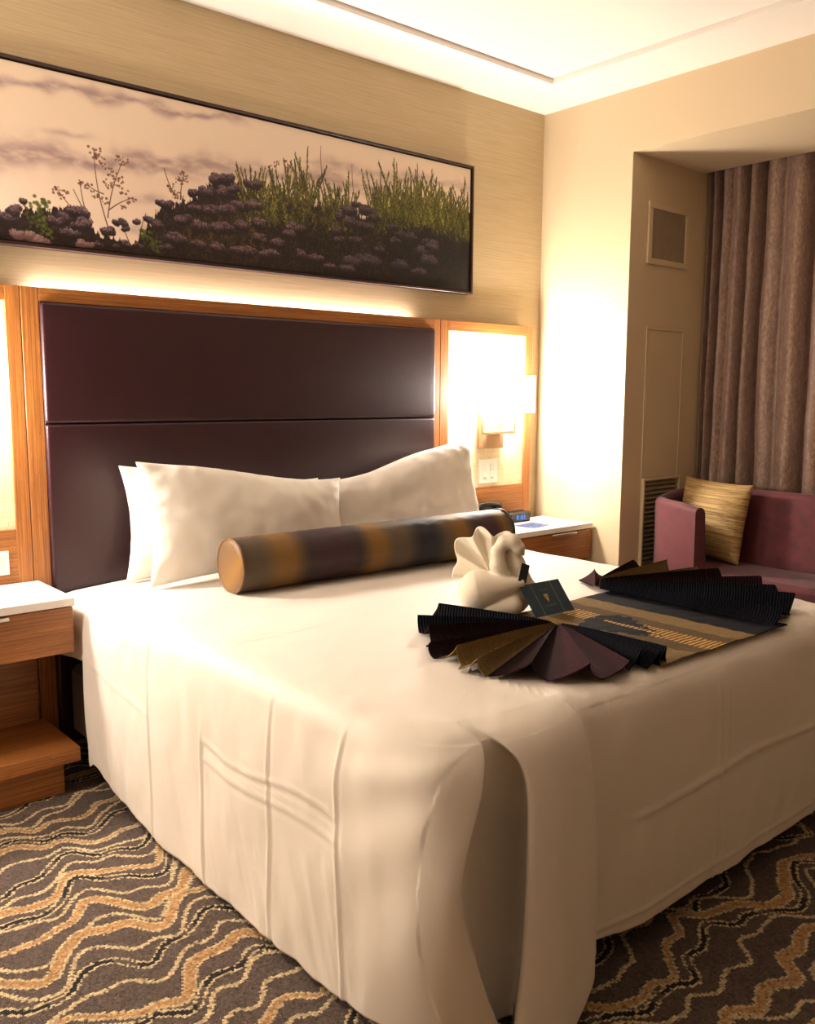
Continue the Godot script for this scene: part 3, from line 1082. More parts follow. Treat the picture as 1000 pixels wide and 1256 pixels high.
func build_runner() -> void:
	var y0 := 0.7075
	var t := thing("bed_runner", "folded bed scarf with navy and plum pleated fans and a tan woven middle", "bed runner", Vector3(0, y0, 0))
	# flat woven middle
	var w := 512
	var h := 512
	var d := PackedByteArray()
	d.resize(w * h * 3)
	var nz := noise(71, 0.02, 2)
	var motif := PackedVector2Array([Vector2(0.15, 0.38), Vector2(0.30, 0.31), Vector2(0.44, 0.29), Vector2(0.52, 0.36), Vector2(0.52, 0.46), Vector2(0.43, 0.58), Vector2(0.36, 0.74), Vector2(0.28, 0.60)])
	for y in h:                       # y runs from the pillows to the foot, x from left to right
		for x in w:
			var c := TAN
			var u := x / float(w)
			var v := y / float(h)
			var plaid := (u > 0.225 and u < 0.33) or (u > 0.47 and u < 0.565)
			if plaid:
				c = TAN * 0.80
				if x % 6 < 2 or y % 7 < 3:
					c = TAN * 0.58
			elif u >= 0.33 and u <= 0.47:
				c = TAN * 0.62
				if y % 13 < 7:
					c = Color(0.72, 0.56, 0.29)
			elif (x + y) % 4 < 2:
				c = c * 0.92
			# dark brush-like motif
			var q := Vector2(u + 0.05 * nz.get_noise_2d(x * 1.5, y * 1.5), v + 0.012 * sin(u * 60.0))
			if Geometry2D.is_point_in_polygon(q, motif):
				c = NAVY
				if absf(u - 0.385) < 0.014 and v > 0.38 and y % 13 < 9:
					c = Color(0.72, 0.56, 0.29)
			if u > 0.71:
				c = NAVY
			var g := 1.0 + nz.get_noise_2d(x * 3.0, y * 3.0) * 0.08
			put(d, (y * w + x) * 3, Color(c.r * g, c.g * g, c.b * g))
	var s := Shape.new()
	var rows := []
	for j in 41:
		var row := PackedVector3Array()
		for i in 41:
			var u := i / 40.0
			var v := j / 40.0
			var x := lerpf(-0.145, 0.50, u) + 0.02 * (1.0 - v) * (1.0 - u)
			var z := lerpf(1.585 - 0.02 * u, 2.195 + 0.012 * u, v)
			row.append(Vector3(x, 0.0035 + 0.0025 * nz.get_noise_2d(x * 900.0, z * 900.0) + 0.004 * smooth(0.9, 1.0, v) * absf(sin(u * 9.0)), z))
		rows.append(row)
	s.grid(rows, null, false)
	var low := rows.duplicate(true)
	for r in low:
		for k in r.size():
			r[k].y -= 0.003
	s.grid([rows[40], low[40]], null, false)
	s.grid([rows[0], low[0]], null, true)
	var m := tex_mat(bytes_tex(w, h, d), 0.85)
	m.metallic_specular = 0.2
	obj("woven_middle", s.mesh(), m, t)
	var lc := [NAVY, NAVY, DUSK, DUSK, TAN, TAN, DUSK, PLUM, PLUM, NAVY, NAVY, NAVY]
	var le := [12.0, 42.0, 62.0, 78.0, 92.0, 102.0, 112.0, 127.0, 142.0, 154.0, 160.0, 166.0, 172.0]
	var left := [[10.0, 0.30], [30.0, 0.37], [50.0, 0.42], [72.0, 0.44], [92.0, 0.51], [111.0, 0.555], [132.0, 0.535], [160.0, 0.44], [187.0, 0.43]]
	var fl := obj("pleated_fan", fan(Vector3(-0.055, 0.0, 1.765), left, le, 0.044, 1.0, 0.25), rib_material(lc), t)
	fl.set_meta("label", "near fan of plum, tan and navy pleats")
	var rc := [PLUM, DUSK, TAN, TAN, DUSK, DUSK, NAVY, NAVY, NAVY]
	var re := [30.0, 60.0, 84.0, 98.0, 111.0, 125.0, 138.0, 152.0, 165.0, 181.0]
	var right := [[28.0, 0.16], [60.0, 0.24], [84.0, 0.40], [111.0, 0.46], [138.0, 0.58], [160.0, 0.66], [182.0, 0.67]]
	var fr := obj("pleated_fan", fan(Vector3(0.455, 0.0, 1.515), right, re, 0.056, -1.0, 0.55), rib_material(rc), t)
	fr.set_meta("label", "far fan of mostly navy pleats")

# ---------------------------------------------------------------- swan
func capsule(p: Vector3, a: Vector3, b: Vector3, ra: float, rb: float) -> float:
	var ab := b - a
	var t := clampf((p - a).dot(ab) / ab.length_squared(), 0.0, 1.0)
	return p.distance_to(a + ab * t) - lerpf(ra, rb, t)

func ellip(p: Vector3, c: Vector3, r: Vector3) -> float:
	var q := (p - c) / r
	var k := q.length()
	return (k - 1.0) * minf(r.x, minf(r.y, r.z))

func smin(a: float, b: float, k: float) -> float:
	var h := maxf(k - absf(a - b), 0.0) / k
	return minf(a, b) - h * h * k * 0.25

func swan_field(p: Vector3) -> float:
	# body: two rolled lobes and an overlapping wing fold
	var d := ellip(p, Vector3(-0.048, 0.070, 0.005), Vector3(0.078, 0.078, 0.085))
	d = smin(d, ellip(p, Vector3(0.050, 0.052, -0.005), Vector3(0.078, 0.066, 0.062)), 0.012)
	# wing wrapped across the front
	d = smin(d, capsule(p, Vector3(-0.055, 0.080, 0.035), Vector3(0.085, 0.112, 0.045), 0.062, 0.018), 0.010)
	d = smin(d, capsule(p, Vector3(-0.02, 0.018, 0.055), Vector3(0.06, 0.035, 0.05), 0.03, 0.034), 0.004)
	d = smin(d, capsule(p, Vector3(0.05, 0.10, -0.02), Vector3(0.10, 0.075, -0.01), 0.045, 0.05), 0.008)
	# neck bent over into the head
	var path := [Vector3(0.030, 0.11, 0.02), Vector3(0.010, 0.165, 0.018), Vector3(0.009, 0.212, 0.014), Vector3(0.030, 0.245, 0.012), Vector3(0.060, 0.248, 0.014), Vector3(0.080, 0.226, 0.016), Vector3(0.096, 0.203, 0.016)]
	var rad := [0.034, 0.027, 0.0225, 0.022, 0.024, 0.020, 0.006]
	var n := 1e9
	for k in path.size() - 1:
		n = smin(n, capsule(p, path[k], path[k + 1], rad[k], rad[k + 1]), 0.012)
	d = smin(d, n, 0.008)
	# loose towel end falling behind the head
	var e := capsule(p, Vector3(0.062, 0.215, -0.004), Vector3(0.080, 0.165, -0.004), 0.020, 0.026)
	e = smin(e, capsule(p, Vector3(0.080, 0.165, -0.004), Vector3(0.098, 0.105, -0.004), 0.026, 0.034), 0.01)
	e = smin(e, ellip(p, Vector3(0.055, 0.150, -0.018), Vector3(0.045, 0.075, 0.022)), 0.012)
	d = smin(d, e, 0.005)
	return maxf(d, 0.001 - p.y)

func surface_net(field: Callable, lo: Vector3, hi: Vector3, cell: float) -> ArrayMesh:
	var nx := int((hi.x - lo.x) / cell) + 1
	var ny := int((hi.y - lo.y) / cell) + 1
	var nz := int((hi.z - lo.z) / cell) + 1
	var val := PackedFloat32Array()
	val.resize(nx * ny * nz)
	for k in nz:
		for j in ny:
			for i in nx:
				val[(k * ny + j) * nx + i] = field.call(lo + Vector3(i, j, k) * cell)
	var id := PackedInt32Array()
	id.resize(nx * ny * nz)
	id.fill(-1)
	var s := Shape.new()
	for k in nz - 1:
		for j in ny - 1:
			for i in nx - 1:
				var c := 0
				var at := Vector3.ZERO
				var b := (k * ny + j) * nx + i
				var any := 0
				for q in 8:
					if val[b + (q & 1) + ((q >> 1) & 1) * nx + (q >> 2) * nx * ny] < 0.0:
						any += 1
				if any == 0 or any == 8:
					continue
				for q in 8:
					for ax in 3:
						if q & (1 << ax):
							continue
						var q2 := q | (1 << ax)
						var va := val[b + (q & 1) + ((q >> 1) & 1) * nx + (q >> 2) * nx * ny]
						var vb := val[b + (q2 & 1) + ((q2 >> 1) & 1) * nx + (q2 >> 2) * nx * ny]
						if (va < 0.0) != (vb < 0.0):
							var pa := Vector3(q & 1, (q >> 1) & 1, q >> 2)
							var pb := Vector3(q2 & 1, (q2 >> 1) & 1, q2 >> 2)
							at += pa.lerp(pb, va / (va - vb))
							c += 1
				var p := lo + (Vector3(i, j, k) + at / c) * cell
				id[b] = s.v.size()
				s.v.append(p)
				var ee := 0.002
				var f0: float = field.call(p)
				s.n.append((Vector3(field.call(p + Vector3(ee, 0, 0)), field.call(p + Vector3(0, ee, 0)), field.call(p + Vector3(0, 0, ee))) - Vector3(f0, f0, f0)).normalized())
				s.uv.append(Vector2(p.x, p.y))
	var st := [1, nx, nx * ny]
	for k in range(1, nz - 1):
		for j in range(1, ny - 1):
			for i in range(1, nx - 1):
				var b := (k * ny + j) * nx + i
				for ax in 3:
					var inside := val[b] < 0.0
					if inside == (val[b + st[ax]] < 0.0):
						continue
					var u: int = st[(ax + 1) % 3]
					var v: int = st[(ax + 2) % 3]
					var q0 := id[b]
					var q1 := id[b - u]
					var q2 := id[b - u - v]
					var q3 := id[b - v]
					if inside:
						s.ix.append_array(PackedInt32Array([q0, q2, q1, q0, q3, q2]))
					else:
						s.ix.append_array(PackedInt32Array([q0, q1, q2, q0, q2, q3]))
	return s.mesh()

func build_swan() -> void:
	var t := thing("towel_swan", "white towel folded into a swan sitting on the bed", "towel swan", Vector3(-0.058, 0.7065, 1.500), -0.7125)
	t.scale = Vector3.ONE * 0.94
	obj("body", surface_net(swan_field, Vector3(-0.15, -0.012, -0.12), Vector3(0.17, 0.295, 0.12), 0.0052), M.towel, t)
	# spread pleated tail
	var rows := []
	var back := []
	for j in 61:
		var g := j / 60.0
		var an := deg_to_rad(lerpf(185.0, 62.0, g))
		var reach := 0.158 + 0.014 * sin(g * TAU * 3.2 + 1.0) - 0.014 * cos(g * TAU * 1.2)
		var row := PackedVector3Array()
		var row2 := PackedVector3Array()
		for i in 19:
			var f := i / 18.0
			var r := reach * f
			var wave := 0.020 * f * sin(g * TAU * 4.2 + 0.6) + 0.006 * f * f * sin(g * TAU * 8.0)
			var p := Vector3(-0.005, 0.12, -0.03) + Vector3(cos(an) * r * 0.86, sin(an) * r * 1.0, -0.035 * f + wave)
			row.append(p + Vector3(0, 0, 0.0035))
			row2.append(p - Vector3(0, 0, 0.0035))
		rows.append(row)
		back.append(row2)
	var s := Shape.new()
	s.grid(rows, null, true)
	s.grid(back, null, false)
	var rim_a := PackedVector3Array()
	var rim_m := PackedVector3Array()
	var rim_b := PackedVector3Array()
	for j in 61:
		rim_a.append(rows[j][18])
		rim_b.append(back[j][18])
		var c: Vector3 = (rows[j][18] + back[j][18]) * 0.5
		rim_m.append(c + (c - Vector3(-0.005, 0.12, -0.03)).normalized() * 0.003)
	s.grid([rim_a, rim_m, rim_b], null, true)
	for q in [0, 60]:
		s.grid([rows[q], back[q]], null, q == 0)
	obj("tail", s.mesh(), M.towel, t)
	var rb := obj("ribbon", box_mesh(Vector3(-0.015, -0.032, -0.0012), Vector3(0.015, 0.032, 0.0012), 0.0004), mat(Color(0.045, 0.05, 0.065), 0.5), t)
	rb.position = Vector3(0.096, 0.145, 0.045)
	rb.rotation = Vector3(-0.35, 0.35, -0.38)
	rb.set_meta("label", "dark ribbon tag on the swan's breast")
	# card leaning on the swan
	var w := 384
	var h := 256
	var d := PackedByteArray()
	d.resize(w * h * 3)
	var gold := Color(0.72, 0.58, 0.30)
	var nz := noise(81, 0.05, 2)
	for y in h:
		for x in w:
			var g := 1.0 + 0.06 * nz.get_noise_2d(x, y)
			var c := Color(0.10 * g, 0.225 * g, 0.285 * g)
			if absi(x - 96) < 2 or absi(x - 288) < 2:
				c = Color(0.62, 0.62, 0.55)
			var ex := absf(x - 190.0)
			if y > 96 and y < 158 and ex < 20.0 - 17.0 * pow((y - 96) / 62.0, 1.6) and not (y > 108 and y < 130 and ex < 3.0):
				c = gold
			if y > 156 and y < 170 and ex < 2.0:
				c = Color(0.40, 0.36, 0.24)
			# two lines of small lettering, too small to read
			if y > 58 and y < 68 and x > 148 and x < 232 and nz.get_noise_2d(x * 9.0, 3.0) > -0.15:
				c = c.lerp(gold, 0.35)
			if y > 182 and y < 194 and x > 134 and x < 246 and nz.get_noise_2d(x * 9.0, 30.0) > -0.2:
				c = c.lerp(gold, 0.45)
			put(d, (y * w + x) * 3, c)
	var card := thing("greeting_card", "dark teal card with a gold emblem leaning on the swan", "card", Vector3(0.050, 0.7145, 1.668), -0.04)
	var leaf := Shape.new()
	var cw := 0.090
	var ch := 0.116
	leaf.grid([PackedVector3Array([Vector3(-cw, ch, 0.0012), Vector3(cw, ch, 0.0012)]), PackedVector3Array([Vector3(-cw, 0, 0.0012), Vector3(cw, 0, 0.0012)])], null, false)
	var plate := box_mesh(Vector3(-cw, 0, -0.001), Vector3(cw, ch, 0.001), 0.0003)
	var pm := obj("board", plate, mat(Color(0.10, 0.22, 0.28), 0.45), card)
	var face := obj("printed_face", leaf.mesh(), tex_mat(bytes_tex(w, h, d), 0.45), card)
	for o in [pm, face]:
		o.rotation.x = -0.70

# ---------------------------------------------------------------- picture
const PW := 1600
const PH := 408
var pd := PackedByteArray()

func blot(cx: float, cy: float, r: float, c: Color, op := 1.0, squash := 1.0) -> void:
	var x0 := maxi(int(cx - r), 0)
	var x1 := mini(int(cx + r) + 1, PW - 1)
	var ry := r * squash
	var y0 := maxi(int(cy - ry), 0)
	var y1 := mini(int(cy + ry) + 1, PH - 1)
	for y in range(y0, y1 + 1):
		for x in range(x0, x1 + 1):
			var q := Vector2((x - cx) / r, (y - cy) / ry).length()
			if q < 1.0:
				var a := op * minf(1.0, (1.0 - q) * 2.5)
				var k := (y * PW + x) * 3
				pd[k] = int(lerpf(pd[k], c.r * 255.0, a))
				pd[k + 1] = int(lerpf(pd[k + 1], c.g * 255.0, a))
				pd[k + 2] = int(lerpf(pd[k + 2], c.b * 255.0, a))

func stroke(a: Vector2, b: Vector2, r0: float, r1: float, c: Color, op := 1.0, bend := 0.0) -> void:
	var n := int(a.distance_to(b) / maxf(0.8, minf(r0, r1) * 0.8)) + 2
	var side := (b - a).orthogonal() * bend
	for k in n:
		var t := float(k) / (n - 1)
		var p := a.lerp(b, t) + side * sin(t * PI)
		blot(p.x, p.y, lerpf(r0, r1, t), c, op)

func flower_head(cx: float, cy: float, r: float, dark: Color, lit: Color) -> void:
	# a lumpy dome of florets: several lobes, each dark with paler florets on its crown
	var lobes := []
	for k in 3 + int(r / 5.0):
		var an := rng.randf_range(PI, TAU)
		var q := sqrt(rng.randf()) * 0.72
		lobes.append(Vector2(cx + cos(an) * q * r * 1.15, cy + sin(an) * q * r * 0.75 + r * 0.25))
	lobes.sort_custom(func(a, b): return a.y < b.y)
	for p in lobes:
		var rl := r * rng.randf_range(0.36, 0.52)
		blot(p.x, p.y + rl * 0.15, rl * 1.1, dark, 0.95, 0.9)
		for k in int(rl * rl * 0.9) + 12:
			var an := rng.randf() * TAU
			var q := sqrt(rng.randf())
			var o := Vector2(cos(an), sin(an) * 0.85) * q * rl * 1.08
			var crown := clampf(-o.y / rl * 0.85 + 0.22 + rng.randf_range(-0.45, 0.4), 0.0, 1.0)
			blot(p.x + o.x, p.y + o.y, rng.randf_range(1.0, 2.1), dark.lerp(lit, crown * rng.randf_range(0.3, 1.0)), 0.8)

func sprig(x: float, y: float, hh: float, lean: float, c: Color) -> void:
	var tip := Vector2(x + lean, y - hh)
	stroke(Vector2(x, y), tip, 2.0, 0.9, c * 0.55, 0.9)
	var n := int(hh / 2.6)
	for k in n:
		var t := float(k) / n
		var p := Vector2(x, y).lerp(tip, t)
		var wd := (1.0 - t * 0.85) * 11.0
		var cc := c * rng.randf_range(0.45, 1.3)
		var sd := -1.0 if rng.randf() < 0.5 else 1.0
		stroke(p, p + Vector2(sd * rng.randf_range(0.3, 1.0) * wd, -rng.randf_range(4.0, 12.0)), 1.8, 0.9, cc, 0.85)

func build_picture() -> void:
	pd.resize(PW * PH * 3)
	var nz := noise(91, 0.006, 3)
	var bars := [[0.115, -0.20, 0.038, 0.0, 0.46, 0.75], [0.50, -0.20, 0.065, 0.0, 0.36, 0.75], [0.47, -0.28, 0.065, 0.24, 0.80, 0.65], [0.33, -0.04, 0.014, 0.145, 0.19, 0.6], [0.66, -0.02, 0.028, 0.27, 0.33, 0.5], [0.22, -0.06, 0.035, 0.60, 0.86, 0.5], [0.86, 0.0, 0.035, 0.25, 0.33, 0.45], [0.12, 0.05, 0.035, 0.80, 1.0, 0.5], [0.56, -0.1, 0.05, 0.55, 0.8, 0.5]]
	for y in PH:
		for x in PW:
			var u := x / float(PW)
			var v := y / float(PH)
			var c := Color(0.89, 0.815, 0.715).lerp(Color(0.905, 0.81, 0.735), v).lerp(Color(0.83, 0.735, 0.645), u * 0.55)
			# long soft mauve cloud bars
			for b in bars:
				if u > b[3] - 0.04 and u < b[4] + 0.04:
					var yc: float = b[0] + b[1] * (u - 0.08) + nz.get_noise_2d(x * 0.7, b[0] * 900.0) * 0.05
					var half: float = b[2] * (0.9 + 0.9 * nz.get_noise_2d(x * 1.1, b[0] * 500.0 + 40.0))
					var q := (v - yc) / maxf(half, 0.008)
					if q > -3.0 and q < 3.0:
						var a := exp(-q * q) * smooth(b[3] - 0.04, b[3] + 0.04, u) * smooth(b[4] + 0.04, b[4] - 0.04, u)
						a *= clampf(0.8 + 0.7 * nz.get_noise_2d(x * 2.5, y * 6.0 + 300.0), 0.0, 1.0)
						c = c.lerp(Color(0.55, 0.445, 0.45), a * b[5])
			put(pd, (y * PW + x) * 3, c)
	var P := func(u: float, v: float) -> Vector2: return Vector2(u * PW, v * PH)
	var brown := Color(0.36, 0.22, 0.17)
	var dark := Color(0.125, 0.085, 0.10)
	var lit := Color(0.70, 0.575, 0.60)
	# dry seed stalks against the sky
	for q in [[0.223, 0.86, 0.205, 0.40], [0.223, 0.80, 0.250, 0.44], [0.218, 0.66, 0.192, 0.62], [0.226, 0.75, 0.262, 0.66], [0.190, 0.85, 0.146, 0.66], [0.20, 0.84, 0.172, 0.66], [0.196, 0.86, 0.182, 0.60], [0.335, 0.60, 0.318, 0.44], [0.345, 0.62, 0.352, 0.46], [0.63, 0.4, 0.622, 0.08], [0.70, 0.44, 0.692, 0.16], [0.50, 0.5, 0.505, 0.30], [0.53, 0.45, 0.528, 0.27], [0.27, 0.98, 0.285, 0.74], [0.262, 0.98, 0.245, 0.80]]:
		stroke(P.call(q[0], q[1]), P.call(q[2], q[3]), 1.6, 1.0, brown * 0.8, 0.85, 0.04)
	for q in [[0.207, 0.42, 16], [0.213, 0.47, 14], [0.252, 0.44, 12], [0.240, 0.43, 7], [0.232, 0.53, 18], [0.240, 0.57, 16], [0.226, 0.60, 12], [0.250, 0.62, 12], [0.262, 0.68, 12], [0.195, 0.63, 10], [0.182, 0.61, 8], [0.205, 0.67, 10], [0.219, 0.70, 10], [0.25, 0.72, 8], [0.146, 0.68, 12], [0.158, 0.70, 12], [0.345, 0.50, 12], [0.352, 0.47, 14], [0.327, 0.55, 10], [0.335, 0.60, 16], [0.512, 0.31, 11], [0.527, 0.27, 10], [0.550, 0.255, 14], [0.556, 0.30, 12], [0.575, 0.35, 8]]:
		for k in int(q[2]):
			blot(q[0] * PW + rng.randf_range(-1, 1) * q[2], q[1] * PH + rng.randf_range(-1, 1) * q[2] * 0.9, rng.randf_range(1.8, 4.2), brown.lerp(Color(0.50, 0.35, 0.25), rng.randf()), 0.85)
	# the dark mass of the shrubs, its upper outline
	var prof := [[0.0, 0.84], [0.07, 0.86], [0.104, 0.83], [0.139, 0.80], [0.181, 0.76], [0.20, 0.90], [0.235, 0.93], [0.262, 0.95], [0.289, 0.82], [0.316, 0.68], [0.337, 0.66], [0.373, 0.60], [0.405, 0.46], [0.447, 0.45], [0.478, 0.52], [0.518, 0.58], [0.56, 0.50], [0.60, 0.52], [0.64, 0.50], [0.683, 0.50], [0.72, 0.55], [0.759, 0.42], [0.80, 0.38], [0.862, 0.33], [0.927, 0.36], [1.0, 0.34]]
	var edge := noise(93, 0.03, 3)
	for x in PW:
		var u := x / float(PW)
		var top := 1.0
		for k in prof.size() - 1:
			if u >= prof[k][0] and u <= prof[k + 1][0]:
				top = lerpf(prof[k][1], prof[k + 1][1], (u - prof[k][0]) / (prof[k + 1][0] - prof[k][0]))
		var y0 := int((top + 0.05 * edge.get_noise_1d(x * 3.0)) * PH)
		for y in range(maxi(y0, 0), PH):
			var f := edge.get_noise_2d(x * 1.6, y * 1.6)
			var c := Color(0.11, 0.085, 0.082).lerp(Color(0.19, 0.135, 0.125), clampf(f * 1.2 + 0.4, 0.0, 1.0))
			if u > 0.54:
				c = c.lerp(Color(0.10, 0.105, 0.075), smooth(0.54, 0.60, u) * 0.8)
			if u > 0.78:
				c = c.lerp(Color(0.085, 0.085, 0.09), smooth(0.78, 0.9, u))
			put(pd, (y * PW + x) * 3, c)
	# leafy greens at the left
	for q in [[0.121, 0.79, 24], [0.113, 0.87, 26], [0.128, 0.90, 22], [0.287, 0.90, 18], [0.30, 0.93, 14]]:
		for k in 26:
			blot(q[0] * PW + rng.randf_range(-1, 1) * q[2], q[1] * PH + rng.randf_range(-1, 1) * q[2] * 1.2, rng.randf_range(3, 7), Color(0.20, 0.24, 0.09).lerp(Color(0.38, 0.40, 0.17), rng.randf()), 0.8)
	# needle-leaved sprigs, back to front
	var spots := [[0.50, 0.62, 0.36], [0.576, 0.60, 0.42], [0.655, 0.60, 0.36], [0.775, 0.55, 0.42], [0.83, 0.50, 0.44], [0.875, 0.45, 0.36], [0.93, 0.50, 0.40], [0.975, 0.52, 0.40]]
	for q in spots:
		for k in 64:
			var hh: float = PH * q[2] * pow(rng.randf_range(0.3, 0.95), 1.3)
			sprig(q[0] * PW + rng.randf_range(-56, 56), q[1] * PH + rng.randf_range(-14, 40), hh, rng.randf_range(-0.5, 0.5) * hh, Color(0.25, 0.26, 0.10).lerp(Color(0.50, 0.47, 0.20), pow(rng.randf(), 1.5)))
	for q in [[0.590, 0.50, 0.38], [0.575, 0.52, 0.32], [0.795, 0.4, 0.34], [0.80, 0.45, 0.36], [0.855, 0.42, 0.36], [0.683, 0.5, 0.28], [0.55, 0.56, 0.30], [0.89, 0.38, 0.30], [0.98, 0.42, 0.34]]:
		sprig(q[0] * PW, q[1] * PH, q[2] * PH, rng.randf_range(-6, 6), Color(0.42, 0.38, 0.15))
	for k in 40:
		sprig(rng.randf_range(0.355, 0.5) * PW, rng.randf_range(0.75, 0.95) * PH, PH * rng.randf_range(0.08, 0.2), rng.randf_range(-14, 14), Color(0.27, 0.22, 0.10))
	# deep shade of leaves below the greens is a darker, finer mass in the print
	for k in 900:
		var u := rng.randf_range(0.55, 1.0)
		var v := rng.randf_range(0.52, 1.0)
		blot(u * PW, v * PH, rng.randf_range(3, 9), Color(0.075, 0.075, 0.070).lerp(Color(0.12, 0.11, 0.115), rng.randf()), 0.55)
	# small leaves, stems and spent florets filling the shrubs
	for k in 5200:
		var u := rng.randf_range(0.29, 0.97)
		var v := rng.randf_range(0.5, 0.99)
		var kk := (int(v * PH) * PW + int(u * PW)) * 3
		if pd[kk] > 95:
			continue
		var cc := Color(0.13, 0.095, 0.10).lerp([Color(0.37, 0.27, 0.25), Color(0.31, 0.26, 0.15), Color(0.36, 0.29, 0.32)][k % 3], pow(rng.randf(), 1.6))
		if u > 0.78:
			cc = cc.lerp(Color(0.10, 0.10, 0.11), 0.55)
		if k % 4 == 0:
			stroke(Vector2(u * PW, v * PH), Vector2(u * PW + rng.randf_range(-9, 9), v * PH - rng.randf_range(6, 20)), 1.4, 0.8, cc, 0.7)
		else:
			blot(u * PW, v * PH, rng.randf_range(1.2, 3.4), cc, 0.75)
	# flower heads
	var heads := [[0.075, 0.87, 28], [0.087, 0.83, 24], [0.10, 0.77, 12], [0.156, 0.83, 20], [0.176, 0.79, 27], [0.186, 0.86, 28], [0.165, 0.92, 24], [0.143, 0.86, 20], [0.222, 0.88, 20], [0.241, 0.82, 20], [0.253, 0.86, 14], [0.246, 0.95, 17], [0.205, 0.97, 15], [0.27, 0.95, 14], [0.232, 0.97, 12],
		[0.27, 0.80, 13], [0.287, 0.78, 18], [0.305, 0.80, 20], [0.322, 0.66, 21], [0.308, 0.66, 16], [0.334, 0.88, 30], [0.318, 0.94, 18], [0.352, 0.75, 26], [0.37, 0.66, 22], [0.373, 0.56, 20], [0.394, 0.54, 26], [0.412, 0.45, 28], [0.432, 0.43, 26], [0.424, 0.53, 30], [0.447, 0.50, 22], [0.478, 0.44, 24], [0.492, 0.43, 16], [0.455, 0.60, 28], [0.478, 0.58, 26], [0.43, 0.64, 26], [0.40, 0.66, 26], [0.385, 0.77, 30], [0.42, 0.77, 32], [0.455, 0.73, 28], [0.49, 0.70, 26], [0.375, 0.90, 24], [0.405, 0.90, 26], [0.445, 0.90, 28], [0.468, 0.90, 28], [0.507, 0.90, 34], [0.49, 0.80, 26], [0.53, 0.82, 26], [0.567, 0.69, 30], [0.55, 0.74, 24], [0.57, 0.87, 28], [0.609, 0.89, 26], [0.64, 0.94, 22],
		[0.662, 0.55, 28], [0.682, 0.50, 30], [0.705, 0.45, 22], [0.73, 0.48, 30], [0.745, 0.53, 26], [0.69, 0.59, 30], [0.72, 0.60, 30], [0.655, 0.67, 22], [0.664, 0.73, 20], [0.70, 0.72, 26], [0.701, 0.88, 44], [0.68, 0.94, 30], [0.735, 0.86, 38], [0.76, 0.76, 22], [0.790, 0.58, 24], [0.80, 0.68, 22], [0.815, 0.62, 22], [0.835, 0.63, 26], [0.81, 0.86, 32], [0.868, 0.72, 34], [0.885, 0.66, 36], [0.90, 0.68, 34], [0.885, 0.80, 36], [0.86, 0.90, 28]]
	for q in heads:
		var far := smooth(0.55, 0.8, q[0])
		flower_head(q[0] * PW, q[1] * PH, q[2], dark.lerp(Color(0.10, 0.09, 0.105), far), lit.lerp(Color(0.47, 0.40, 0.45), far))
	for q in [[0.09, 0.965, 22], [0.108, 0.97, 22], [0.122, 0.985, 18], [0.18, 0.975, 18], [0.195, 0.98, 12]]:
		flower_head(q[0] * PW, q[1] * PH, q[2], Color(0.40, 0.29, 0.29), Color(0.78, 0.66, 0.64))
	for k in 160:       # pale straw flecks among the stems
		var u := rng.randf_range(0.33, 0.95)
		blot(u * PW, rng.randf_range(0.6, 0.97) * PH, rng.randf_range(1.0, 2.4), Color(0.42, 0.34, 0.22), 0.6)
	var t := thing("framed_picture", "long framed photograph of dark purple wildflowers above the headboard", "picture", Vector3(0, 2.2535, 0))
	var hw := 1.2683
	var hh := 0.3235
	var f := 0.05
	obj("frame_bar", box_mesh(Vector3(-hw, hh - 0.012, 0.0), Vector3(hw, hh, f), 0.001), M.frame, t)
	obj("frame_bar", box_mesh(Vector3(-hw, -hh, 0.0), Vector3(hw, -hh + 0.012, f), 0.001), M.frame, t)
	obj("frame_bar", box_mesh(Vector3(-hw, -hh + 0.012, 0.0), Vector3(-hw + 0.012, hh - 0.012, f), 0.001), M.frame, t)
	obj("frame_bar", box_mesh(Vector3(hw - 0.012, -hh + 0.012, 0.0), Vector3(hw, hh - 0.012, f), 0.001), M.frame, t)
	obj("backing", box_mesh(Vector3(-hw + 0.012, -hh + 0.012, 0.002), Vector3(hw - 0.012, hh - 0.012, 0.030), 0.0), M.frame_lip, t)
	var c := Shape.new()
	var ix := hw - 0.018
	var iy := hh - 0.018
	c.grid([PackedVector3Array([Vector3(-ix, iy, 0.040), Vector3(ix, iy, 0.040)]), PackedVector3Array([Vector3(-ix, -iy, 0.040), Vector3(ix, -iy, 0.040)])], null, false)
	c.box(Vector3(-ix, -iy, 0.030), Vector3(ix, iy, 0.0395), 0.0)
	for k in range(4, c.uv.size()):
		c.uv[k] = Vector2(0.5, 0.99)
	obj("print", c.mesh(), tex_mat(bytes_tex(PW, PH, pd), 0.32), t)

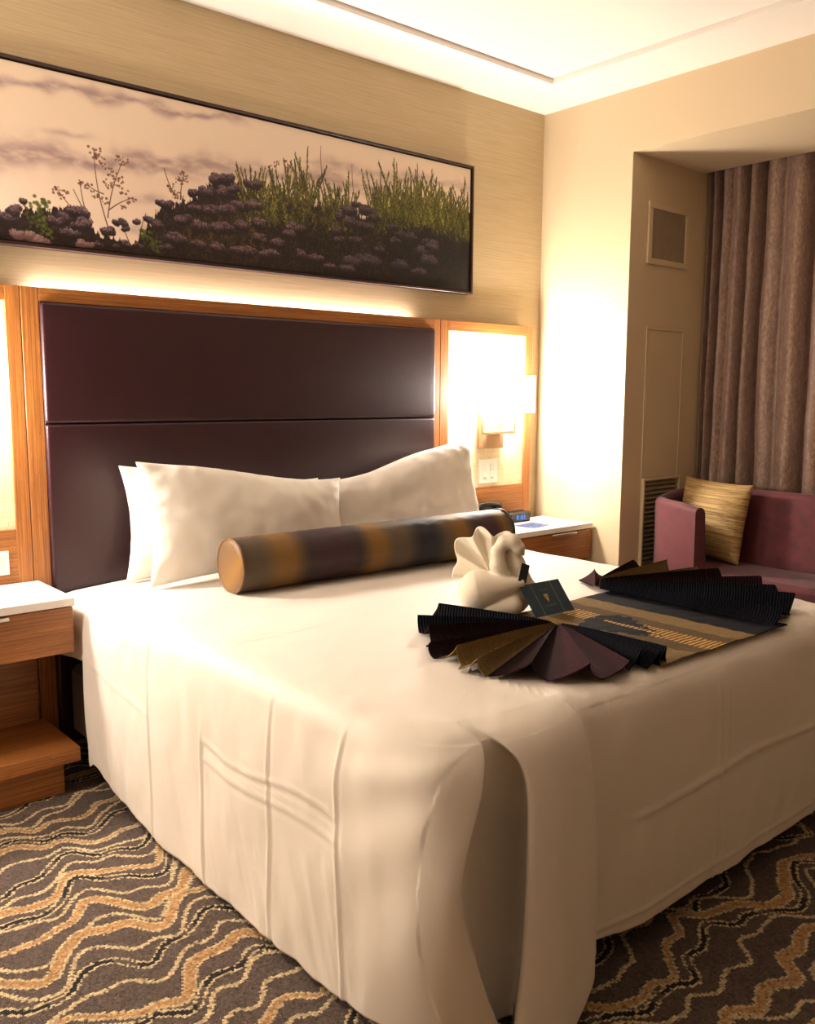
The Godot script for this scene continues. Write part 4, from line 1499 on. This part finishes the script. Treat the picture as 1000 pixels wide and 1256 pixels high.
# ---------------------------------------------------------------- curtain
func build_curtain() -> void:
	var valleys := [0.606, 0.628, 0.682, 0.750, 0.832, 0.922, 1.060, 1.205, 1.33, 1.46, 1.60, 1.70, 1.85, 1.97, 2.10, 2.26, 2.38, 2.52, 2.66, 2.80, 2.92, 3.06, 3.22, 3.36, 3.50, 3.62, 3.69]
	var deep := [0.11, 0.10, 0.12, 0.045, 0.13, 0.14, 0.04, 0.14, 0.06, 0.12, 0.05]
	var pts := []
	for k in valleys.size() - 1:
		var a: float = valleys[k]
		var b: float = valleys[k + 1]
		var da: float = deep[k % deep.size()]
		var db: float = deep[(k + 1) % deep.size()]
		for i in 14:
			var f := i / 14.0
			var lift := pow(sin(PI * f), 0.55)
			var base := lerpf(da, db, smooth(0.35, 0.65, f))
			pts.append(Vector2(a + (b - a) * f, base * (1.0 - lift)))
	var nz := noise(101, 1.2, 2)
	var rows := []
	var uvs := []
	for j in 61:
		var y := 0.015 + (2.88 - 0.015) * j / 60.0
		var row := PackedVector3Array()
		var uvr := PackedVector2Array()
		var run := 0.0
		for q in pts:
			var v: Vector2 = q
			var sway := 0.012 * nz.get_noise_2d(v.x * 1.5, y * 0.6)
			row.append(Vector3(2.572 + v.y + 0.010 * nz.get_noise_2d(v.x * 3.0 + 40.0, y * 0.8), y, clampf(v.x + sway * smooth(0.6, 0.75, v.x), 0.607, 3.69)))
			if row.size() > 1:
				run += row[-1].distance_to(row[-2])
			uvr.append(Vector2(run, y))
		rows.append(row)
		uvs.append(uvr)
	var s := Shape.new()
	s.grid(rows, uvs, true)
	# mottled shimmering weave: ragged paler marks in loose upright lines
	var w := 512
	var h := 1024
	var d := PackedByteArray()
	d.resize(w * h * 3)
	var n1 := noise(103, 1.0, 3)
	for y in h:
		for x in w:
			var a := TAU * x / w
			var b := TAU * y / h
			var blotch := n1.get_noise_3d(cos(a) * 2.2, sin(a) * 2.2, y * 0.012)
			var fine := n1.get_noise_2d(x * 0.35, y * 0.22)
			var c := Color(0.47, 0.37, 0.335).lerp(Color(0.55, 0.445, 0.40), clampf(0.5 + blotch, 0.0, 1.0))
			c = c * (1.0 + 0.07 * fine)
			# ragged upright chains of paler thread
			var wob := n1.get_noise_2d(y * 0.02, 7.0) * 0.06
			var chain := 0.0
			for k in 3:
				var off := absf(fposmod(x / float(w) - 0.17 - 0.333 * k + wob * (1.0 - 0.6 * k) + 0.5, 1.0) - 0.5)
				chain = maxf(chain, smooth(0.055, 0.0, off))
			var mk := smooth(0.02, 0.25, fine + 0.8 * n1.get_noise_2d(x * 0.06 + 60.0, y * 0.03) - 0.25 + 0.42 * chain)
			c = c.lerp(Color(0.74, 0.62, 0.47), mk * 0.65)
			put(d, (y * w + x) * 3, c)
	var m := tex_mat(bytes_tex(w, h, d), 0.5, Vector3(1.9, 0.85, 1.0))
	m.rim_enabled = true
	m.rim = 0.3
	var o := obj("curtain", s.mesh(), m)
	tag(o, "floor length taupe curtain with a mottled sheen hanging across the window recess", "curtain")

# ---------------------------------------------------------------- sofa
func build_sofa() -> void:
	var t := thing("sofa", "plum velvet tub sofa in front of the curtain", "sofa", Vector3(0, 0, 0))
	var plan := PackedVector3Array()
	for q in [[1.83, 1.075], [1.875, 0.94], [1.945, 0.80], [2.02, 0.715], [2.13, 0.675], [2.26, 0.68], [2.335, 0.74], [2.365, 0.88], [2.37, 1.1], [2.37, 1.4], [2.37, 1.7], [2.365, 1.92], [2.335, 2.06], [2.26, 2.12], [2.13, 2.125], [2.02, 2.085], [1.945, 2.0], [1.875, 1.86], [1.83, 1.725]]:
		plan.append(Vector3(q[0], 0, q[1]))
	var n := 150
	var rows := []
	# section: outer foot, outer top, rounded crown, inner top, inner foot
	for i in n + 1:
		var tt := (plan.size() - 1.0) * i / n
		var c := catmull(plan, tt)
		var tg := (catmull(plan, tt + 0.05) - catmull(plan, tt - 0.05)).normalized()
		var inn := Vector3(-tg.z, 0, tg.x)     # towards the seat
		if inn.dot(Vector3(2.05, 0, 1.4) - c) < 0.0:
			inn = -inn
		var e := minf(tt, plan.size() - 1.0 - tt)
		var top := lerpf(0.865, 0.915, smooth(3.0, 7.0, e)) - 0.012 * smooth(1.2, 0.0, e)
		var row := PackedVector3Array()
		row.append(c + Vector3(0, 0.10, 0) + inn * 0.012)
		for k in 9:
			row.append(c + Vector3(0, lerpf(0.105, top - 0.03, k / 8.0), 0) + inn * 0.004 * sin(PI * k / 8.0))
		for k in 8:
			var an := PI * (k + 1) / 9.0
			row.append(c + inn * (0.030 - 0.030 * cos(an)) + Vector3(0, top - 0.03 + 0.03 * sin(an), 0))
		for k in 9:
			var f := k / 8.0
			row.append(c + inn * lerpf(0.062, 0.135, pow(f, 1.4)) + Vector3(0, lerpf(top - 0.03, 0.105, f), 0))
		row.append(c + Vector3(0, 0.10, 0) + inn * 0.12)
		rows.append(row)
	var s := Shape.new()
	s.grid(rows, null, true)
	for q in [0, n]:
		var row: PackedVector3Array = rows[q]
		var mid := PackedVector3Array()
		for k in row.size():
			mid.append(Vector3((row[k].x + row[-1 - k].x) * 0.5, row[k].y, (row[k].z + row[-1 - k].z) * 0.5))
		s.grid([row, mid], null, q == 0)
	obj("shell", s.mesh(), M.velvet, t)
	# seat cushion follows the shell
	var cr := []
	for lvl in [[0.30, 0.0], [0.30, 1.0], [0.50, 1.0], [0.525, 0.96], [0.532, 0.80], [0.535, 0.0]]:
		var ring := PackedVector3Array()
		for i in 41:
			var tt := (plan.size() - 1.0) * i / 40.0
			var c := catmull(plan, tt)
			var mid := Vector3(2.02, 0, 1.4)
			ring.append(mid + (c + (mid - c).normalized() * 0.10 - mid) * lvl[1] + Vector3(0, lvl[0], 0))
		ring.append(ring[0])
		cr.append(ring)
	s = Shape.new()
	s.grid(cr, null, true, true)
	obj("seat_cushion", s.mesh(), M.velvet, t)
	for q in [[1.93, 1.0], [2.25, 0.78], [1.93, 1.8], [2.25, 2.02]]:
		obj("leg", box_mesh(Vector3(q[0] - 0.02, 0, q[1] - 0.02), Vector3(q[0] + 0.02, 0.32, q[1] + 0.02), 0.003), M.black, t)
	# ribbed mustard cushion
	var w := 64
	var h := 512
	var d := PackedByteArray()
	d.resize(w * h * 3)
	var hg := PackedByteArray()
	hg.resize(w * h)
	var nz := noise(111, 1.0, 2)
	for y in h:
		var band := nz.get_noise_1d(y * 0.06)
		for x in w:
			var rib := nz.get_noise_2d(y * 0.30, cos(TAU * x / w) * 0.6)
			var c := Color(0.60, 0.475, 0.27).lerp(Color(0.75, 0.63, 0.41), clampf(0.5 + band + rib * 0.6, 0.0, 1.0))
			if rib < -0.36:
				c = c.lerp(Color(0.33, 0.21, 0.10), 0.6)
			put(d, (y * w + x) * 3, c)
			hg[y * w + x] = clampi(int(128 + 160 * rib), 0, 255)
	var m := tex_mat(bytes_tex(w, h, d), 0.7)
	relief(m, bytes_tex(w, h, hg, Image.FORMAT_L8), 0.35)
	var o := obj("throw_cushion", pillow_mesh(0.425, 0.42, 0.15, 57, 0.05, 0.004), m)
	tag(o, "ribbed mustard yellow cushion leaning in the corner of the plum sofa", "cushion")
	o.basis = Basis(Vector3.UP, -PI / 2.0 - 0.12) * Basis(Vector3.RIGHT, -0.16) * Basis(Vector3.BACK, -0.04)
	o.position = Vector3(2.19, 0.752, 0.955)

# ---------------------------------------------------------------- small things
func plate_at(where: Vector3, w: float, h: float, label: String, outlets: bool) -> void:
	var t := thing("switch_plate", label, "switch plate", where)
	obj("cover", box_mesh(Vector3(-w * 0.5, -h * 0.5, 0), Vector3(w * 0.5, h * 0.5, 0.006), 0.002), M.white, t)
	for s in [-1, 1]:
		obj("rocker", box_mesh(Vector3(s * w * 0.19 - 0.014, 0.0, 0.006), Vector3(s * w * 0.19 + 0.014, h * 0.30, 0.009), 0.0015), M.white_dim, t)
		if outlets:
			obj("socket", box_mesh(Vector3(s * w * 0.19 - 0.015, -h * 0.33, 0.006), Vector3(s * w * 0.19 + 0.015, -h * 0.04, 0.0085), 0.0015), M.white, t)
			obj("port", box_mesh(Vector3(s * w * 0.19 - 0.009, -h * 0.31, 0.0084), Vector3(s * w * 0.19 + 0.009, -h * 0.25, 0.0092), 0.0003), mat(Color(0.60, 0.56, 0.52), 0.5), t)

func build_small() -> void:
	plate_at(Vector3(1.395, 0.992, 0.0585), 0.146, 0.134, "white double switch and outlet plate under the far sconce", true)
	plate_at(Vector3(-1.20, 0.786, 0.0685), 0.146, 0.088, "white outlet plate low on the teak at the left edge", false)
	# clock radio
	var c := thing("clock_radio", "small black clock radio with blue digits on the far nightstand", "clock", Vector3(1.540, 0.707, 0.135))
	obj("case", box_mesh(Vector3(-0.088, 0.0, -0.045), Vector3(0.088, 0.056, 0.042), 0.008), M.black, c)
	var face := obj("display", box_mesh(Vector3(-0.074, 0.008, 0.0415), Vector3(0.078, 0.048, 0.0435), 0.001), M.black_gloss, c)
	var blue := mat(Color(0.1, 0.3, 0.6), 0.5)
	blue.emission_enabled = true
	blue.emission = Color(0.16, 0.52, 1.0)
	blue.emission_energy_multiplier = 1.6
	var tm := obj("digits_display", text_mesh("8:03", 0.030, 0.001), blue, face)
	tm.position = Vector3(0.0, 0.028, 0.0445)
	for k in 5:
		obj("button", box_mesh(Vector3(-0.07 + k * 0.032, 0.0555, -0.02), Vector3(-0.05 + k * 0.032, 0.0595, -0.006), 0.001), mat(Color(0.13, 0.12, 0.12), 0.5), c)
	# telephone
	var p := thing("telephone", "black desk telephone with its handset resting, behind the bolster", "telephone", Vector3(1.342, 0.707, 0.145), 0.0)
	p.scale = Vector3(1, 1, 0.56)
	var s := Shape.new()
	var rows := []
	for q in [[-0.105, 0.0], [-0.105, 0.085], [-0.09, 0.095], [0.095, 0.035], [0.105, 0.025], [0.105, 0.0]]:
		rows.append(PackedVector3Array([Vector3(-0.10, q[1], q[0]), Vector3(0.10, q[1], q[0])]))
	for i in rows.size() - 1:
		s.grid([rows[i], rows[i + 1]], null, true)
	for x in [-0.10, 0.10]:
		var poly := []
		for q in rows:
			poly.append(Vector3(x, q[0].y, q[0].z))
		s.flat(poly, Vector3(0, 0.03, 0), 0, Vector2.ZERO)
	obj("base", s.mesh(), M.black, p)
	s = Shape.new()
	var path := []
	var rad := []
	for k in 21:
		var f := k / 20.0
		path.append(Vector3(lerpf(-0.098, 0.098, f), 0.090 + 0.020 * sin(PI * f), -0.055))
		rad.append(0.022 - 0.004 * sin(PI * f) + 0.004 * (smooth(0.18, 0.05, f) + smooth(0.82, 0.95, f)))
	s.tube(path, rad, 12, Vector2(1.0, 0.8))
	obj("handset", s.mesh(), M.black_gloss, p)
	for i in 3:
		for j in 4:
			var b := obj("key", box_mesh(Vector3(-0.010, -0.002, -0.007), Vector3(0.010, 0.004, 0.007), 0.001), mat(Color(0.30, 0.29, 0.29), 0.5), p)
			b.position = Vector3(-0.02 + i * 0.027, 0.083 - (j * 0.022 + 0.012) * 0.32, -0.02 + j * 0.022)
			b.rotation.x = 0.31
	# leaflet
	var w := 256
	var h := 192
	var d := PackedByteArray()
	d.resize(w * h * 3)
	var nz := noise(121, 0.02, 3)
	for y in h:
		for x in w:
			var f := nz.get_noise_2d(x, y)
			var q := Color(0.05, 0.17, 0.40).lerp(Color(0.33, 0.46, 0.60), clampf(0.45 + f * 1.2 + (x - 110) / 420.0, 0.0, 1.0))
			if nz.get_noise_2d(x * 2.0 + 700.0, y * 2.0) > 0.30:
				q = Color(0.48, 0.38, 0.37)
			if x < 6 or y < 6 or x > w - 7 or y > h - 7:
				q = Color(0.36, 0.45, 0.55)
			put(d, (y * w + x) * 3, q)
	var l := thing("leaflet", "blue printed leaflet lying on the white top of the far nightstand", "leaflet", Vector3(1.50, 0.7072, 0.305), 0.12)
	var sh := Shape.new()
	sh.box(Vector3(-0.095, 0.0, -0.07), Vector3(0.095, 0.0012, 0.07), 0.0)
	obj("paper", sh.mesh(), mat(Color(0.8, 0.82, 0.85), 0.4), l)
	sh = Shape.new()
	sh.grid([PackedVector3Array([Vector3(-0.095, 0.0016, -0.07), Vector3(0.095, 0.0016, -0.07)]), PackedVector3Array([Vector3(-0.095, 0.0016, 0.07), Vector3(0.095, 0.0016, 0.07)])], null, false)
	obj("printed_face", sh.mesh(), tex_mat(bytes_tex(w, h, d), 0.35), l)
